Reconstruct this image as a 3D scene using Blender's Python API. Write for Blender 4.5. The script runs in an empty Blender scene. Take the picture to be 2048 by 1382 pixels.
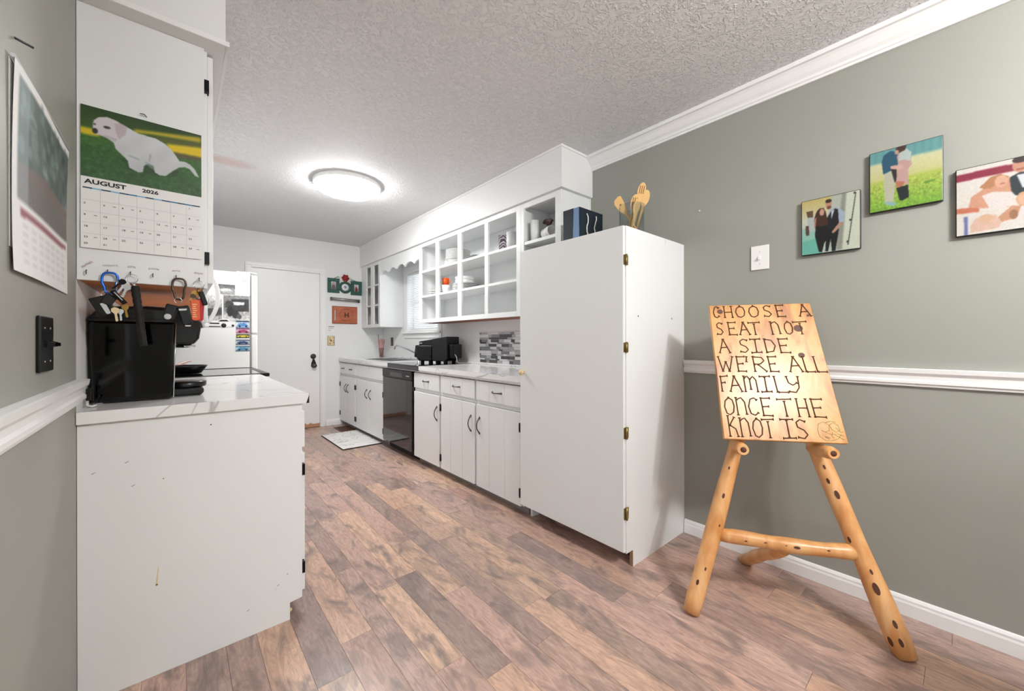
import bpy, bmesh, math, random
import numpy as np
from mathutils import Vector, Matrix

random.seed(7)
rng = np.random.default_rng(7)
scene = bpy.context.scene
col = scene.collection

# ------------------------------------------------------------------ camera
def make_camera():
    cd = bpy.data.cameras.new('camera')
    cd.sensor_width = 36.0
    cd.lens = 777.656 / 2048 * 36.0
    cd.shift_y = -(691 - 680.10) / 2048
    cd.clip_start = 0.02
    co = bpy.data.objects.new('camera', cd)
    col.objects.link(co)
    yaw, pitch, roll = (math.radians(a) for a in (40.7446, 0.0, -0.1127))
    F = Vector((math.sin(yaw) * math.cos(pitch), math.cos(yaw) * math.cos(pitch), math.sin(pitch)))
    R = Vector((math.cos(yaw), -math.sin(yaw), 0))
    U = R.cross(F)
    R2 = R * math.cos(roll) + U * math.sin(roll)
    U2 = U * math.cos(roll) - R * math.sin(roll)
    m = Matrix((R2, U2, -F)).transposed().to_4x4()
    m.translation = Vector((0, 0, 1.1334))
    co.matrix_world = m
    scene.camera = co
make_camera()

# ------------------------------------------------------------------ world, light, exposure
KITCHEN_LAMP = 44.0        # emission of the kitchen ceiling light's diffuser
DINING_LAMP = 300.0       # emission of the dining chandelier's globes
REAR_FILL = 14.0         # watts of the fill light added behind the camera
SIDE_FILL = 7.0           # watts of the fill light added at the left
world = bpy.data.worlds.new('world')
scene.world = world
world.use_nodes = True
bg = world.node_tree.nodes['Background']
bg.inputs['Color'].default_value = (0.90, 0.95, 1.0, 1)
bg.inputs['Strength'].default_value = 1.7

def area_light(name, loc, direction, sx, sy, watts, color=(1, 1, 1)):
    ld = bpy.data.lights.new(name, 'AREA')
    ld.shape = 'RECTANGLE'
    ld.size, ld.size_y = sx, sy
    ld.energy = watts
    ld.color = color
    lo = bpy.data.objects.new(name, ld)
    col.objects.link(lo)
    lo.location = loc
    lo.rotation_euler = Vector(direction).to_track_quat('-Z', 'Y').to_euler()
    return lo
# fill lights added at two made-up wall openings, both behind the camera
area_light('fill_light_rear', (-1.40, -3.27, 1.05), (0, 1, 0), 1.7, 1.95, REAR_FILL, (0.97, 0.985, 1.0))
area_light('fill_light_side', (-2.96, -1.3, 1.45), (1, 0, 0), 1.5, 1.15, SIDE_FILL, (0.97, 0.985, 1.0))

vs = scene.view_settings
vs.view_transform = 'Standard'
vs.look = 'None'
vs.exposure = 0.25
vs.gamma = 1.0
vs.use_curve_mapping = False

# ------------------------------------------------------------------ materials
def lin(c):
    out = []
    for v in c[:3]:
        v = v / 255.0
        out.append(v / 12.92 if v <= 0.04045 else ((v + 0.055) / 1.055) ** 2.4)
    return tuple(out) + (1.0,)

MATS = {}
def new_mat(name):
    m = bpy.data.materials.new(name)
    m.use_nodes = True
    nt = m.node_tree
    return m, nt, nt.nodes['Principled BSDF']

def pmat(name, color, rough=0.5, metal=0.0, bump=None, var=0.0, varscale=6.0, coat=0.0, spec=0.5,
         trans=0.0, alpha=1.0, ior=1.45, emit=None, emit_s=0.0):
    m, nt, b = new_mat(name)
    N, Lk = nt.nodes, nt.links
    b.inputs['Base Color'].default_value = lin(color)
    b.inputs['Roughness'].default_value = rough
    b.inputs['Metallic'].default_value = metal
    b.inputs['Coat Weight'].default_value = coat
    b.inputs['Specular IOR Level'].default_value = spec
    b.inputs['Transmission Weight'].default_value = trans
    b.inputs['Alpha'].default_value = alpha
    b.inputs['IOR'].default_value = ior
    if emit:
        b.inputs['Emission Color'].default_value = lin(emit)
        b.inputs['Emission Strength'].default_value = emit_s
    if var > 0 or bump:
        tc = N.new('ShaderNodeTexCoord')
    if var > 0:
        nz = N.new('ShaderNodeTexNoise')
        nz.inputs['Scale'].default_value = varscale
        nz.inputs['Detail'].default_value = 4
        Lk.new(tc.outputs['Object'], nz.inputs['Vector'])
        mx = N.new('ShaderNodeMix'); mx.data_type = 'RGBA'
        c = lin(color)
        mx.inputs['A'].default_value = tuple(max(0, v * (1 - var)) for v in c[:3]) + (1,)
        mx.inputs['B'].default_value = tuple(min(1, v * (1 + var)) for v in c[:3]) + (1,)
        Lk.new(nz.outputs['Fac'], mx.inputs['Factor'])
        Lk.new(mx.outputs['Result'], b.inputs['Base Color'])
    if bump:
        sc, st, dist = bump
        nb = N.new('ShaderNodeTexNoise')
        nb.inputs['Scale'].default_value = sc
        nb.inputs['Detail'].default_value = 3
        Lk.new(tc.outputs['Object'], nb.inputs['Vector'])
        bp = N.new('ShaderNodeBump')
        bp.inputs['Strength'].default_value = st
        bp.inputs['Distance'].default_value = dist
        Lk.new(nb.outputs['Fac'], bp.inputs['Height'])
        Lk.new(bp.outputs['Normal'], b.inputs['Normal'])
    MATS[name] = m
    return m

pmat('wall_white', (235, 236, 236), 0.55, bump=(160, 0.06, 0.002), var=0.012, varscale=2.5)
pmat('wall_grey', (155, 156, 148), 0.5, bump=(220, 0.08, 0.002), var=0.02, varscale=2.0)
pmat('cab_white', (235, 237, 237), 0.38, bump=(60, 0.04, 0.002), var=0.012, varscale=3.0)
pmat('trim_white', (243, 243, 243), 0.32)
pmat('toe_grey', (150, 146, 143), 0.6, var=0.08)
pmat('seam_dark', (58, 46, 40), 0.8)
pmat('black_plastic', (11, 12, 14), 0.28, var=0.05, spec=0.5)
pmat('black_matte', (20, 20, 22), 0.5)
pmat('black_gloss', (10, 11, 13), 0.08, coat=0.5)
pmat('black_metal', (16, 16, 17), 0.4, metal=0.6)
pmat('dark_steel', (92, 92, 95), 0.3, metal=0.9)
pmat('chrome', (205, 206, 208), 0.15, metal=1.0)
pmat('steel', (190, 191, 192), 0.3, metal=1.0)
pmat('brass', (150, 132, 84), 0.35, metal=0.9)
pmat('bronze', (84, 70, 58), 0.3, metal=0.9)
pmat('gold_key', (168, 132, 70), 0.3, metal=0.9)
pmat('cream', (226, 205, 160), 0.45)
pmat('white_plastic', (240, 240, 238), 0.3)
pmat('white_enamel', (244, 244, 243), 0.22)
pmat('ceramic', (240, 240, 239), 0.15)
pmat('ceramic_shadow_rim', (120, 122, 124), 0.3)
pmat('orange_cup', (238, 96, 30), 0.35)
pmat('navy_paper', (15, 30, 43), 0.5, var=0.06)
pmat('blue_paper', (112, 142, 180), 0.5)
pmat('cord_white', (222, 220, 212), 0.7)
pmat('bamboo', (226, 186, 124), 0.5, var=0.10, varscale=20)
pmat('bamboo_dark', (140, 92, 44), 0.6)
pmat('brown_wood', (74, 46, 26), 0.5, var=0.1, varscale=20)
pmat('paper', (240, 240, 239), 0.7)
pmat('ink', (40, 40, 44), 0.7)
pmat('ink_blue', (40, 120, 160), 0.7)
pmat('ink_navy', (40, 66, 92), 0.7)
pmat('ink_lightblue', (130, 190, 225), 0.7)
pmat('ink_grey', (190, 192, 194), 0.7)
pmat('pen_red', (170, 60, 66), 0.7)
pmat('pen_grey', (150, 150, 148), 0.7)
pmat('frame_black', (22, 24, 24), 0.4)
pmat('green_frame', (40, 84, 72), 0.45, bump=(120, 0.3, 0.003), var=0.1, varscale=40)
pmat('rose_red', (142, 22, 30), 0.5)
pmat('leaf_pale', (222, 226, 214), 0.55)
pmat('leaf_green', (88, 128, 84), 0.55)
pmat('rubber_black', (18, 18, 18), 0.7)
pmat('carabiner_blue', (38, 104, 205), 0.25, metal=0.6)
pmat('tag_orange', (216, 92, 44), 0.45)
pmat('tag_red', (176, 28, 44), 0.4)
pmat('label_silver', (200, 202, 206), 0.35)
pmat('underside_wood', (196, 112, 52), 0.5, var=0.18, varscale=5)
pmat('underside_brown', (140, 78, 48), 0.55, var=0.15, varscale=5)
pmat('bare_board', (196, 142, 110), 0.7, var=0.2, varscale=14)
pmat('chip_brown', (120, 96, 60), 0.7)
pmat('particle_board', (150, 120, 92), 0.8, var=0.2, varscale=60)
pmat('pink_plastic', (214, 84, 148), 0.4)
pmat('navy_plastic', (38, 40, 92), 0.4)
pmat('lilac_plastic', (198, 150, 178), 0.4)
pmat('straw_pink', (226, 120, 120), 0.45)
pmat('straw_peach', (232, 168, 130), 0.45)
pmat('vent_brown', (92, 64, 50), 0.5)
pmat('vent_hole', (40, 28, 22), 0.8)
pmat('tile_white', (225, 226, 228), 0.18)
pmat('tile_light', (178, 179, 182), 0.18)
pmat('tile_mid', (136, 136, 140), 0.2)
pmat('tile_dark', (88, 86, 88), 0.2)
pmat('grout', (226, 226, 226), 0.7)
pmat('mat_edge', (34, 32, 32), 0.8)
pmat('fabric_cup_white', (238, 238, 238), 0.2)
pmat('slat_white', (246, 246, 246), 0.35)
pmat('teal_outside', (70, 170, 185), 0.6)
pmat('brick_outside', (196, 120, 92), 0.8)
pmat('grass_outside', (110, 140, 80), 0.9)
pmat('pan_black', (26, 24, 24), 0.35)
pmat('spoon_pink', (214, 176, 172), 0.35)
pmat('burnt', (88, 54, 26), 0.75)
pmat('knot_dark', (84, 46, 30), 0.55, var=0.3, varscale=120)
pmat('pencil_green', (128, 122, 64), 0.7)

def glass(name, color=(1, 1, 1, 1), rough=0.02):
    m, nt, b = new_mat(name)
    N, Lk = nt.nodes, nt.links
    out = N['Material Output']
    gl = N.new('ShaderNodeBsdfGlossy'); gl.inputs['Roughness'].default_value = rough
    tr = N.new('ShaderNodeBsdfTransparent'); tr.inputs['Color'].default_value = color
    fr = N.new('ShaderNodeFresnel'); fr.inputs['IOR'].default_value = 1.45
    mx = N.new('ShaderNodeMixShader')
    ge = N.new('ShaderNodeNewGeometry')
    fm = N.new('ShaderNodeMath'); fm.operation = 'SUBTRACT'; fm.inputs[0].default_value = 1.0
    Lk.new(ge.outputs['Backfacing'], fm.inputs[1])
    f2 = N.new('ShaderNodeMath'); f2.operation = 'MULTIPLY'
    Lk.new(fr.outputs['Fac'], f2.inputs[0]); Lk.new(fm.outputs[0], f2.inputs[1])
    Lk.new(f2.outputs[0], mx.inputs['Fac'])
    Lk.new(tr.outputs['BSDF'], mx.inputs[1]); Lk.new(gl.outputs['BSDF'], mx.inputs[2])
    Lk.new(mx.outputs['Shader'], out.inputs['Surface'])
    MATS[name] = m
    return m
glass('glass_clear', (0.86, 0.88, 0.88, 1))
glass('glass_pane', (0.96, 0.98, 0.98, 1))
glass('glass_smoke', (0.10, 0.105, 0.11, 1), 0.06)
glass('glass_tank_lower', (0.04, 0.042, 0.045, 1), 0.06)

def mat_vcol(name, rough=0.45, coat=0.0):
    m, nt, b = new_mat(name)
    at = nt.nodes.new('ShaderNodeAttribute'); at.attribute_name = 'Col'
    nt.links.new(at.outputs['Color'], b.inputs['Base Color'])
    b.inputs['Roughness'].default_value = rough
    b.inputs['Coat Weight'].default_value = coat
    MATS[name] = m
    return m
mat_vcol('print_satin', 0.4)
mat_vcol('print_matte', 0.65)

def mat_ceiling():
    m, nt, b = new_mat('ceiling_texture')
    N, Lk = nt.nodes, nt.links
    tc = N.new('ShaderNodeTexCoord')
    n1 = N.new('ShaderNodeTexNoise'); n1.inputs['Scale'].default_value = 48; n1.inputs['Detail'].default_value = 2.5
    n1.inputs['Roughness'].default_value = 0.55; n1.inputs['Distortion'].default_value = 1.3
    Lk.new(tc.outputs['Object'], n1.inputs['Vector'])
    rp = N.new('ShaderNodeValToRGB'); rp.color_ramp.elements[0].position = 0.48; rp.color_ramp.elements[1].position = 0.66
    Lk.new(n1.outputs['Fac'], rp.inputs['Fac'])
    bp = N.new('ShaderNodeBump'); bp.inputs['Strength'].default_value = 0.7; bp.inputs['Distance'].default_value = 0.009
    Lk.new(rp.outputs['Color'], bp.inputs['Height'])
    Lk.new(bp.outputs['Normal'], b.inputs['Normal'])
    # an old pinkish water stain above the range
    sep = N.new('ShaderNodeSeparateXYZ'); Lk.new(tc.outputs['Object'], sep.inputs['Vector'])
    def math_(op, a, bb):
        k = N.new('ShaderNodeMath'); k.operation = op
        for i, v in enumerate((a, bb)):
            if isinstance(v, (int, float)): k.inputs[i].default_value = v
            else: Lk.new(v, k.inputs[i])
        return k.outputs[0]
    dx = math_('DIVIDE', math_('SUBTRACT', sep.outputs['X'], 0.27), 0.19)
    dy = math_('DIVIDE', math_('SUBTRACT', sep.outputs['Y'], 3.50), 0.10)
    r2 = math_('ADD', math_('MULTIPLY', dx, dx), math_('MULTIPLY', dy, dy))
    n2 = N.new('ShaderNodeTexNoise'); n2.inputs['Scale'].default_value = 9
    Lk.new(tc.outputs['Object'], n2.inputs['Vector'])
    r3 = math_('ADD', r2, math_('MULTIPLY', n2.outputs['Fac'], 0.6))
    mr = N.new('ShaderNodeMapRange'); mr.inputs['From Min'].default_value = 0.3; mr.inputs['From Max'].default_value = 1.5
    mr.inputs['To Min'].default_value = 0.75; mr.inputs['To Max'].default_value = 0.0
    Lk.new(r3, mr.inputs['Value'])
    mx = N.new('ShaderNodeMix'); mx.data_type = 'RGBA'
    mx.inputs['A'].default_value = lin((234, 234, 235)); mx.inputs['B'].default_value = lin((222, 194, 189))
    Lk.new(mr.outputs['Result'], mx.inputs['Factor'])
    Lk.new(mx.outputs['Result'], b.inputs['Base Color'])
    b.inputs['Roughness'].default_value = 0.7
    MATS['ceiling_texture'] = m
mat_ceiling()

def mat_marble(name, base, vein, scale=2.2, rough=0.12, width=0.02):
    m, nt, b = new_mat(name)
    N, Lk = nt.nodes, nt.links
    tc = N.new('ShaderNodeTexCoord')
    mp = N.new('ShaderNodeMapping'); mp.inputs['Rotation'].default_value = (0.3, 0.2, 0.8)
    Lk.new(tc.outputs['Object'], mp.inputs['Vector'])
    nz = N.new('ShaderNodeTexNoise'); nz.inputs['Scale'].default_value = scale; nz.inputs['Detail'].default_value = 3
    nz.inputs['Distortion'].default_value = 0.9
    Lk.new(mp.outputs['Vector'], nz.inputs['Vector'])
    ab = N.new('ShaderNodeMath'); ab.operation = 'SUBTRACT'; ab.inputs[1].default_value = 0.5
    Lk.new(nz.outputs['Fac'], ab.inputs[0])
    a2 = N.new('ShaderNodeMath'); a2.operation = 'ABSOLUTE'; Lk.new(ab.outputs[0], a2.inputs[0])
    mr = N.new('ShaderNodeMapRange'); mr.inputs['From Min'].default_value = 0; mr.inputs['From Max'].default_value = width
    mr.inputs['To Min'].default_value = 1; mr.inputs['To Max'].default_value = 0
    Lk.new(a2.outputs[0], mr.inputs['Value'])
    mx = N.new('ShaderNodeMix'); mx.data_type = 'RGBA'
    mx.inputs['A'].default_value = lin(base); mx.inputs['B'].default_value = lin(vein)
    Lk.new(mr.outputs['Result'], mx.inputs['Factor'])
    Lk.new(mx.outputs['Result'], b.inputs['Base Color'])
    b.inputs['Roughness'].default_value = rough
    MATS[name] = m
mat_marble('marble', (238, 238, 238), (184, 183, 183), 1.3, 0.12, 0.006)
mat_marble('marble_mat', (236, 235, 233), (190, 186, 184), 4.0, 0.55, 0.02)

def mat_planks():
    m, nt, b = new_mat('vinyl_plank')
    N, Lk = nt.nodes, nt.links
    tc = N.new('ShaderNodeTexCoord'); oi = N.new('ShaderNodeObjectInfo')
    sc = N.new('ShaderNodeVectorMath'); sc.operation = 'SCALE'
    cmb = N.new('ShaderNodeCombineXYZ')
    for i in range(3): Lk.new(oi.outputs['Random'], cmb.inputs[i])
    Lk.new(cmb.outputs[0], sc.inputs[0]); sc.inputs['Scale'].default_value = 37.0
    add = N.new('ShaderNodeVectorMath'); add.operation = 'ADD'
    Lk.new(tc.outputs['Object'], add.inputs[0]); Lk.new(sc.outputs[0], add.inputs[1])
    def noise(scale_v, sc_, det, dist=0.0, rough=0.55):
        mp = N.new('ShaderNodeMapping'); mp.inputs['Scale'].default_value = scale_v
        Lk.new(add.outputs[0], mp.inputs['Vector'])
        n = N.new('ShaderNodeTexNoise'); n.inputs['Scale'].default_value = sc_; n.inputs['Detail'].default_value = det
        n.inputs['Distortion'].default_value = dist; n.inputs['Roughness'].default_value = rough
        Lk.new(mp.outputs['Vector'], n.inputs['Vector'])
        return n.outputs['Fac']
    grain = noise((11, 2.2, 1), 3.4, 8, 2.2, 0.64)
    cloud = noise((4.2, 1.7, 1), 2.1, 5, 1.2)
    streak = noise((40, 2.2, 1), 2.6, 4, 0.4)
    base = N.new('ShaderNodeValToRGB'); cr = base.color_ramp
    cr.interpolation = 'LINEAR'
    pal = [(0.0, (178, 146, 134)), (0.16, (208, 174, 161)), (0.32, (172, 148, 141)), (0.48, (213, 177, 154)), (0.62, (200, 170, 160)), (0.76, (160, 139, 134)), (0.88, (217, 183, 159)), (1.0, (208, 178, 168))]
    cr.elements[0].position = 0; cr.elements[0].color = lin(pal[0][1])
    cr.elements[1].position = 1; cr.elements[1].color = lin(pal[-1][1])
    for p, c in pal[1:-1]:
        e = cr.elements.new(p); e.color = lin(c)
    Lk.new(oi.outputs['Random'], base.inputs['Fac'])
    gr = N.new('ShaderNodeValToRGB'); g = gr.color_ramp
    g.elements[0].position = 0.33; g.elements[0].color = (0.58, 0.54, 0.52, 1)
    g.elements[1].position = 0.68; g.elements[1].color = (1.22, 1.2, 1.16, 1)
    Lk.new(grain, gr.inputs['Fac'])
    mul = N.new('ShaderNodeMix'); mul.data_type = 'RGBA'; mul.blend_type = 'MULTIPLY'; mul.inputs['Factor'].default_value = 0.8
    Lk.new(base.outputs['Color'], mul.inputs['A']); Lk.new(gr.outputs['Color'], mul.inputs['B'])
    cl = N.new('ShaderNodeMapRange'); cl.inputs['From Min'].default_value = 0.50; cl.inputs['From Max'].default_value = 0.68
    cl.inputs['To Min'].default_value = 0; cl.inputs['To Max'].default_value = 0.80
    Lk.new(cloud, cl.inputs['Value'])
    m2 = N.new('ShaderNodeMix'); m2.data_type = 'RGBA'
    m2.inputs['B'].default_value = lin((116, 104, 101))
    Lk.new(cl.outputs['Result'], m2.inputs['Factor']); Lk.new(mul.outputs['Result'], m2.inputs['A'])
    st = N.new('ShaderNodeMapRange'); st.inputs['From Min'].default_value = 0.60; st.inputs['From Max'].default_value = 0.78
    st.inputs['To Min'].default_value = 0; st.inputs['To Max'].default_value = 0.55
    Lk.new(streak, st.inputs['Value'])
    m3 = N.new('ShaderNodeMix'); m3.data_type = 'RGBA'
    m3.inputs['B'].default_value = lin((92, 74, 66))
    Lk.new(st.outputs['Result'], m3.inputs['Factor']); Lk.new(m2.outputs['Result'], m3.inputs['A'])
    Lk.new(m3.outputs['Result'], b.inputs['Base Color'])
    b.inputs['Roughness'].default_value = 0.29
    b.inputs['Specular IOR Level'].default_value = 0.65
    bp = N.new('ShaderNodeBump'); bp.inputs['Strength'].default_value = 0.08; bp.inputs['Distance'].default_value = 0.002
    Lk.new(grain, bp.inputs['Height']); Lk.new(bp.outputs['Normal'], b.inputs['Normal'])
    MATS['vinyl_plank'] = m
mat_planks()

def mat_wood(name, c1, c2, c3, scale_v, rough=0.3, coat=0.3):
    m, nt, b = new_mat(name)
    N, Lk = nt.nodes, nt.links
    tc = N.new('ShaderNodeTexCoord')
    mp = N.new('ShaderNodeMapping'); mp.inputs['Scale'].default_value = scale_v
    Lk.new(tc.outputs['Object'], mp.inputs['Vector'])
    nz = N.new('ShaderNodeTexNoise'); nz.inputs['Scale'].default_value = 2.0; nz.inputs['Detail'].default_value = 5; nz.inputs['Distortion'].default_value = 0.6
    Lk.new(mp.outputs['Vector'], nz.inputs['Vector'])
    rp = N.new('ShaderNodeValToRGB'); cr = rp.color_ramp
    cr.elements[0].position = 0.3; cr.elements[0].color = lin(c1)
    cr.elements[1].position = 0.7; cr.elements[1].color = lin(c3)
    e = cr.elements.new(0.5); e.color = lin(c2)
    Lk.new(nz.outputs['Fac'], rp.inputs['Fac'])
    Lk.new(rp.outputs['Color'], b.inputs['Base Color'])
    b.inputs['Roughness'].default_value = rough
    b.inputs['Coat Weight'].default_value = coat
    b.inputs['Coat Roughness'].default_value = 0.25
    MATS[name] = m
mat_wood('log_pine', (206, 140, 78), (222, 164, 104), (232, 182, 126), (9, 9, 2.2), 0.4, 0.25)
mat_wood('sign_pine', (166, 106, 50), (204, 146, 78), (218, 164, 98), (9, 9, 0.7), 0.36, 0.22)
mat_wood('cutting_board_wood', (168, 88, 58), (182, 100, 68), (192, 112, 80), (3, 3, 14), 0.5, 0.1)

# ------------------------------------------------------------------ mesh helpers
class MB:
    def __init__(s):
        s.v, s.f, s.sm = [], [], []
    def add(s, verts, faces, smooth=False):
        k = len(s.v)
        s.v += [tuple(p) for p in verts]
        s.f += [tuple(i + k for i in f) for f in faces]
        s.sm += [smooth] * len(faces)
        return s
    def box(s, x0, x1, y0, y1, z0, z1):
        if x0 > x1: x0, x1 = x1, x0
        if y0 > y1: y0, y1 = y1, y0
        if z0 > z1: z0, z1 = z1, z0
        return s.add([(x0, y0, z0), (x1, y0, z0), (x1, y1, z0), (x0, y1, z0), (x0, y0, z1), (x1, y0, z1), (x1, y1, z1), (x0, y1, z1)],
                     [(0, 3, 2, 1), (4, 5, 6, 7), (0, 1, 5, 4), (1, 2, 6, 5), (2, 3, 7, 6), (3, 0, 4, 7)])
    def prism(s, pts, vec, smooth=False):
        """closed polygon pts (3-D, in order) extruded by vec"""
        n = len(pts); vec = Vector(vec)
        a = [Vector(p) for p in pts]
        vs_ = a + [p + vec for p in a]
        nrm = Vector((0, 0, 0))
        for i in range(n): nrm += a[i].cross(a[(i + 1) % n])
        fs = [tuple(range(n)), tuple(range(2 * n - 1, n - 1, -1))]
        sd = [(i, i + n, (i + 1) % n + n, (i + 1) % n) for i in range(n)]
        if nrm.dot(vec) > 0:
            fs = [tuple(reversed(f)) for f in fs]; sd = [tuple(reversed(f)) for f in sd]
        k = len(s.v)
        s.v += [tuple(p) for p in vs_]
        for f in fs: s.f.append(tuple(i + k for i in f)); s.sm.append(False)
        for f in sd: s.f.append(tuple(i + k for i in f)); s.sm.append(smooth)
        return s
    def tube(s, path, radii, seg=10, closed=False, caps=True):
        P = [Vector(p) for p in path]; n = len(P)
        if not hasattr(radii, '__len__'): radii = [radii] * n
        up = None; rings = []
        for i in range(n):
            if closed: t = (P[(i + 1) % n] - P[i - 1]).normalized()
            else: t = (P[min(i + 1, n - 1)] - P[max(i - 1, 0)]).normalized()
            if up is None:
                up = Vector((0, 0, 1)) if abs(t.z) < 0.9 else Vector((1, 0, 0))
            a = t.cross(up)
            if a.length < 1e-6: a = t.cross(Vector((0, 1, 0)))
            a.normalize(); b_ = a.cross(t).normalized(); up = b_
            rings.append([P[i] + (a * math.cos(2 * math.pi * j / seg) + b_ * math.sin(2 * math.pi * j / seg)) * radii[i] for j in range(seg)])
        vs_ = [p for r in rings for p in r]; fs = []
        m = n if closed else n - 1
        for i in range(m):
            k = (i + 1) % n
            for j in range(seg):
                j2 = (j + 1) % seg
                fs.append((i * seg + j, i * seg + j2, k * seg + j2, k * seg + j))
        s.add(vs_, fs, True)
        if caps and not closed:
            s.f.append(tuple(len(s.v) - len(vs_) + j for j in reversed(range(seg)))); s.sm.append(False)
            s.f.append(tuple(len(s.v) - len(vs_) + (n - 1) * seg + j for j in range(seg))); s.sm.append(False)
        return s
    def lathe(s, prof, c=(0, 0, 0), seg=24, axis=(0, 0, 1), xdir=None, a0=0.0, a1=2 * math.pi):
        """prof: (radius, height) from bottom to top"""
        ax = Vector(axis).normalized()
        xd = Vector(xdir) if xdir else (Vector((1, 0, 0)) if abs(ax.x) < 0.9 else Vector((0, 1, 0)))
        xd = (xd - ax * xd.dot(ax)).normalized(); yd = ax.cross(xd)
        c = Vector(c); full = abs(a1 - a0 - 2 * math.pi) < 1e-6
        m = seg if full else seg + 1
        vs_ = []
        for r, h in prof:
            for j in range(m):
                a = a0 + (a1 - a0) * j / seg
                vs_.append(c + ax * h + (xd * math.cos(a) + yd * math.sin(a)) * r)
        fs = []
        for i in range(len(prof) - 1):
            for j in range(seg):
                j2 = (j + 1) % m
                fs.append((i * m + j, i * m + j2, (i + 1) * m + j2, (i + 1) * m + j))
        s.add(vs_, fs, True)
        k = len(s.v) - len(vs_)
        if full and prof[0][0] > 1e-5: s.f.append(tuple(k + j for j in reversed(range(m)))); s.sm.append(False)
        if full and prof[-1][0] > 1e-5: s.f.append(tuple(k + (len(prof) - 1) * m + j for j in range(m))); s.sm.append(False)
        return s
    def ball(s, c, rx, ry=None, rz=None, seg=12, rings=8):
        ry = ry or rx; rz = rz or rx
        vs_ = []; fs = []
        for i in range(rings + 1):
            th = math.pi * i / rings
            for j in range(seg):
                a = 2 * math.pi * j / seg
                vs_.append((c[0] + rx * math.sin(th) * math.cos(a), c[1] + ry * math.sin(th) * math.sin(a), c[2] - rz * math.cos(th)))
        for i in range(rings):
            for j in range(seg):
                j2 = (j + 1) % seg
                fs.append((i * seg + j, i * seg + j2, (i + 1) * seg + j2, (i + 1) * seg + j))
        return s.add(vs_, fs, True)
    def mesh(s, name, material):
        me = bpy.data.meshes.new(name)
        me.from_pydata(s.v, [], s.f)
        me.polygons.foreach_set('use_smooth', s.sm)
        me.materials.append(MATS[material] if isinstance(material, str) else material)
        me.validate(); me.update()
        return me

def world_loc(o):
    l = Vector((0, 0, 0))
    while o is not None:
        l += o.location; o = o.parent
    return l

def part(name, mb, material, parent=None, bevel=0.0, origin=None, label=None, seg=2):
    """mesh given in world coordinates; its origin is put at the parent's (or at origin / its own base centre)"""
    V = np.array(mb.v, float)
    if parent is not None and origin is None:
        org = world_loc(parent)
    elif origin is not None:
        org = Vector(origin)
    else:
        lo, hi = V.min(0), V.max(0)
        org = Vector(((lo[0] + hi[0]) / 2, (lo[1] + hi[1]) / 2, lo[2]))
    mb2 = MB(); mb2.v = [tuple(p) for p in (V - np.array(org))]; mb2.f = mb.f; mb2.sm = mb.sm
    me = mb2.mesh(name, material)
    o = bpy.data.objects.new(name, me)
    col.objects.link(o)
    if parent is not None:
        o.parent = parent
        o.location = org - world_loc(parent)
    else:
        o.location = org
    if bevel > 0:
        bv = o.modifiers.new('bevel', 'BEVEL'); bv.width = bevel; bv.segments = seg; bv.limit_method = 'ANGLE'; bv.angle_limit = math.radians(40)
    if label: o['label'] = label
    return o

def thing(name, label, cat, loc, group=None):
    o = bpy.data.objects.new(name, None)
    o.empty_display_size = 0.05
    o.location = loc
    col.objects.link(o)
    o['label'] = label; o['category'] = cat
    if group: o['group'] = group
    return o

def tag(o, label, cat, group=None):
    o['label'] = label; o['category'] = cat
    if group: o['group'] = group
    return o

def struct(name, mb, material, bevel=0.0, parent=None, label=None):
    o = part(name, mb, material, parent, bevel)
    if parent is None: o['kind'] = 'structure'
    if label: o['label'] = label
    return o

def copy_tree(o, parent=None):
    c = o.copy(); col.objects.link(c)
    if parent is not None: c.parent = parent
    for ch in list(o.children):
        copy_tree(ch, c)
    return c

B_ = lambda *a: MB().box(*a)

def txt_mesh(body, size, origin, e1, e2, align='LEFT', bold=0.0, squash=1.0):
    cu = bpy.data.curves.new('lettering', 'FONT')
    cu.body = body; cu.size = size; cu.align_x = align; cu.offset = bold
    cu.resolution_u = 3
    ob = bpy.data.objects.new('lettering', cu)
    me = bpy.data.meshes.new_from_object(ob)
    o_, a, b2 = Vector(origin), Vector(e1), Vector(e2)
    vs_ = [o_ + a * (v.co.x * squash) + b2 * v.co.y for v in me.vertices]
    fs = [tuple(p.vertices) for p in me.polygons]
    mb = MB(); mb.add(vs_, fs)
    bpy.data.meshes.remove(me); bpy.data.objects.remove(ob); bpy.data.curves.remove(cu)
    return mb

def merge(mbs):
    r = MB()
    for m in mbs:
        k = len(r.v)
        r.v += m.v; r.f += [tuple(i + k for i in f) for f in m.f]; r.sm += m.sm
    return r

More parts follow.
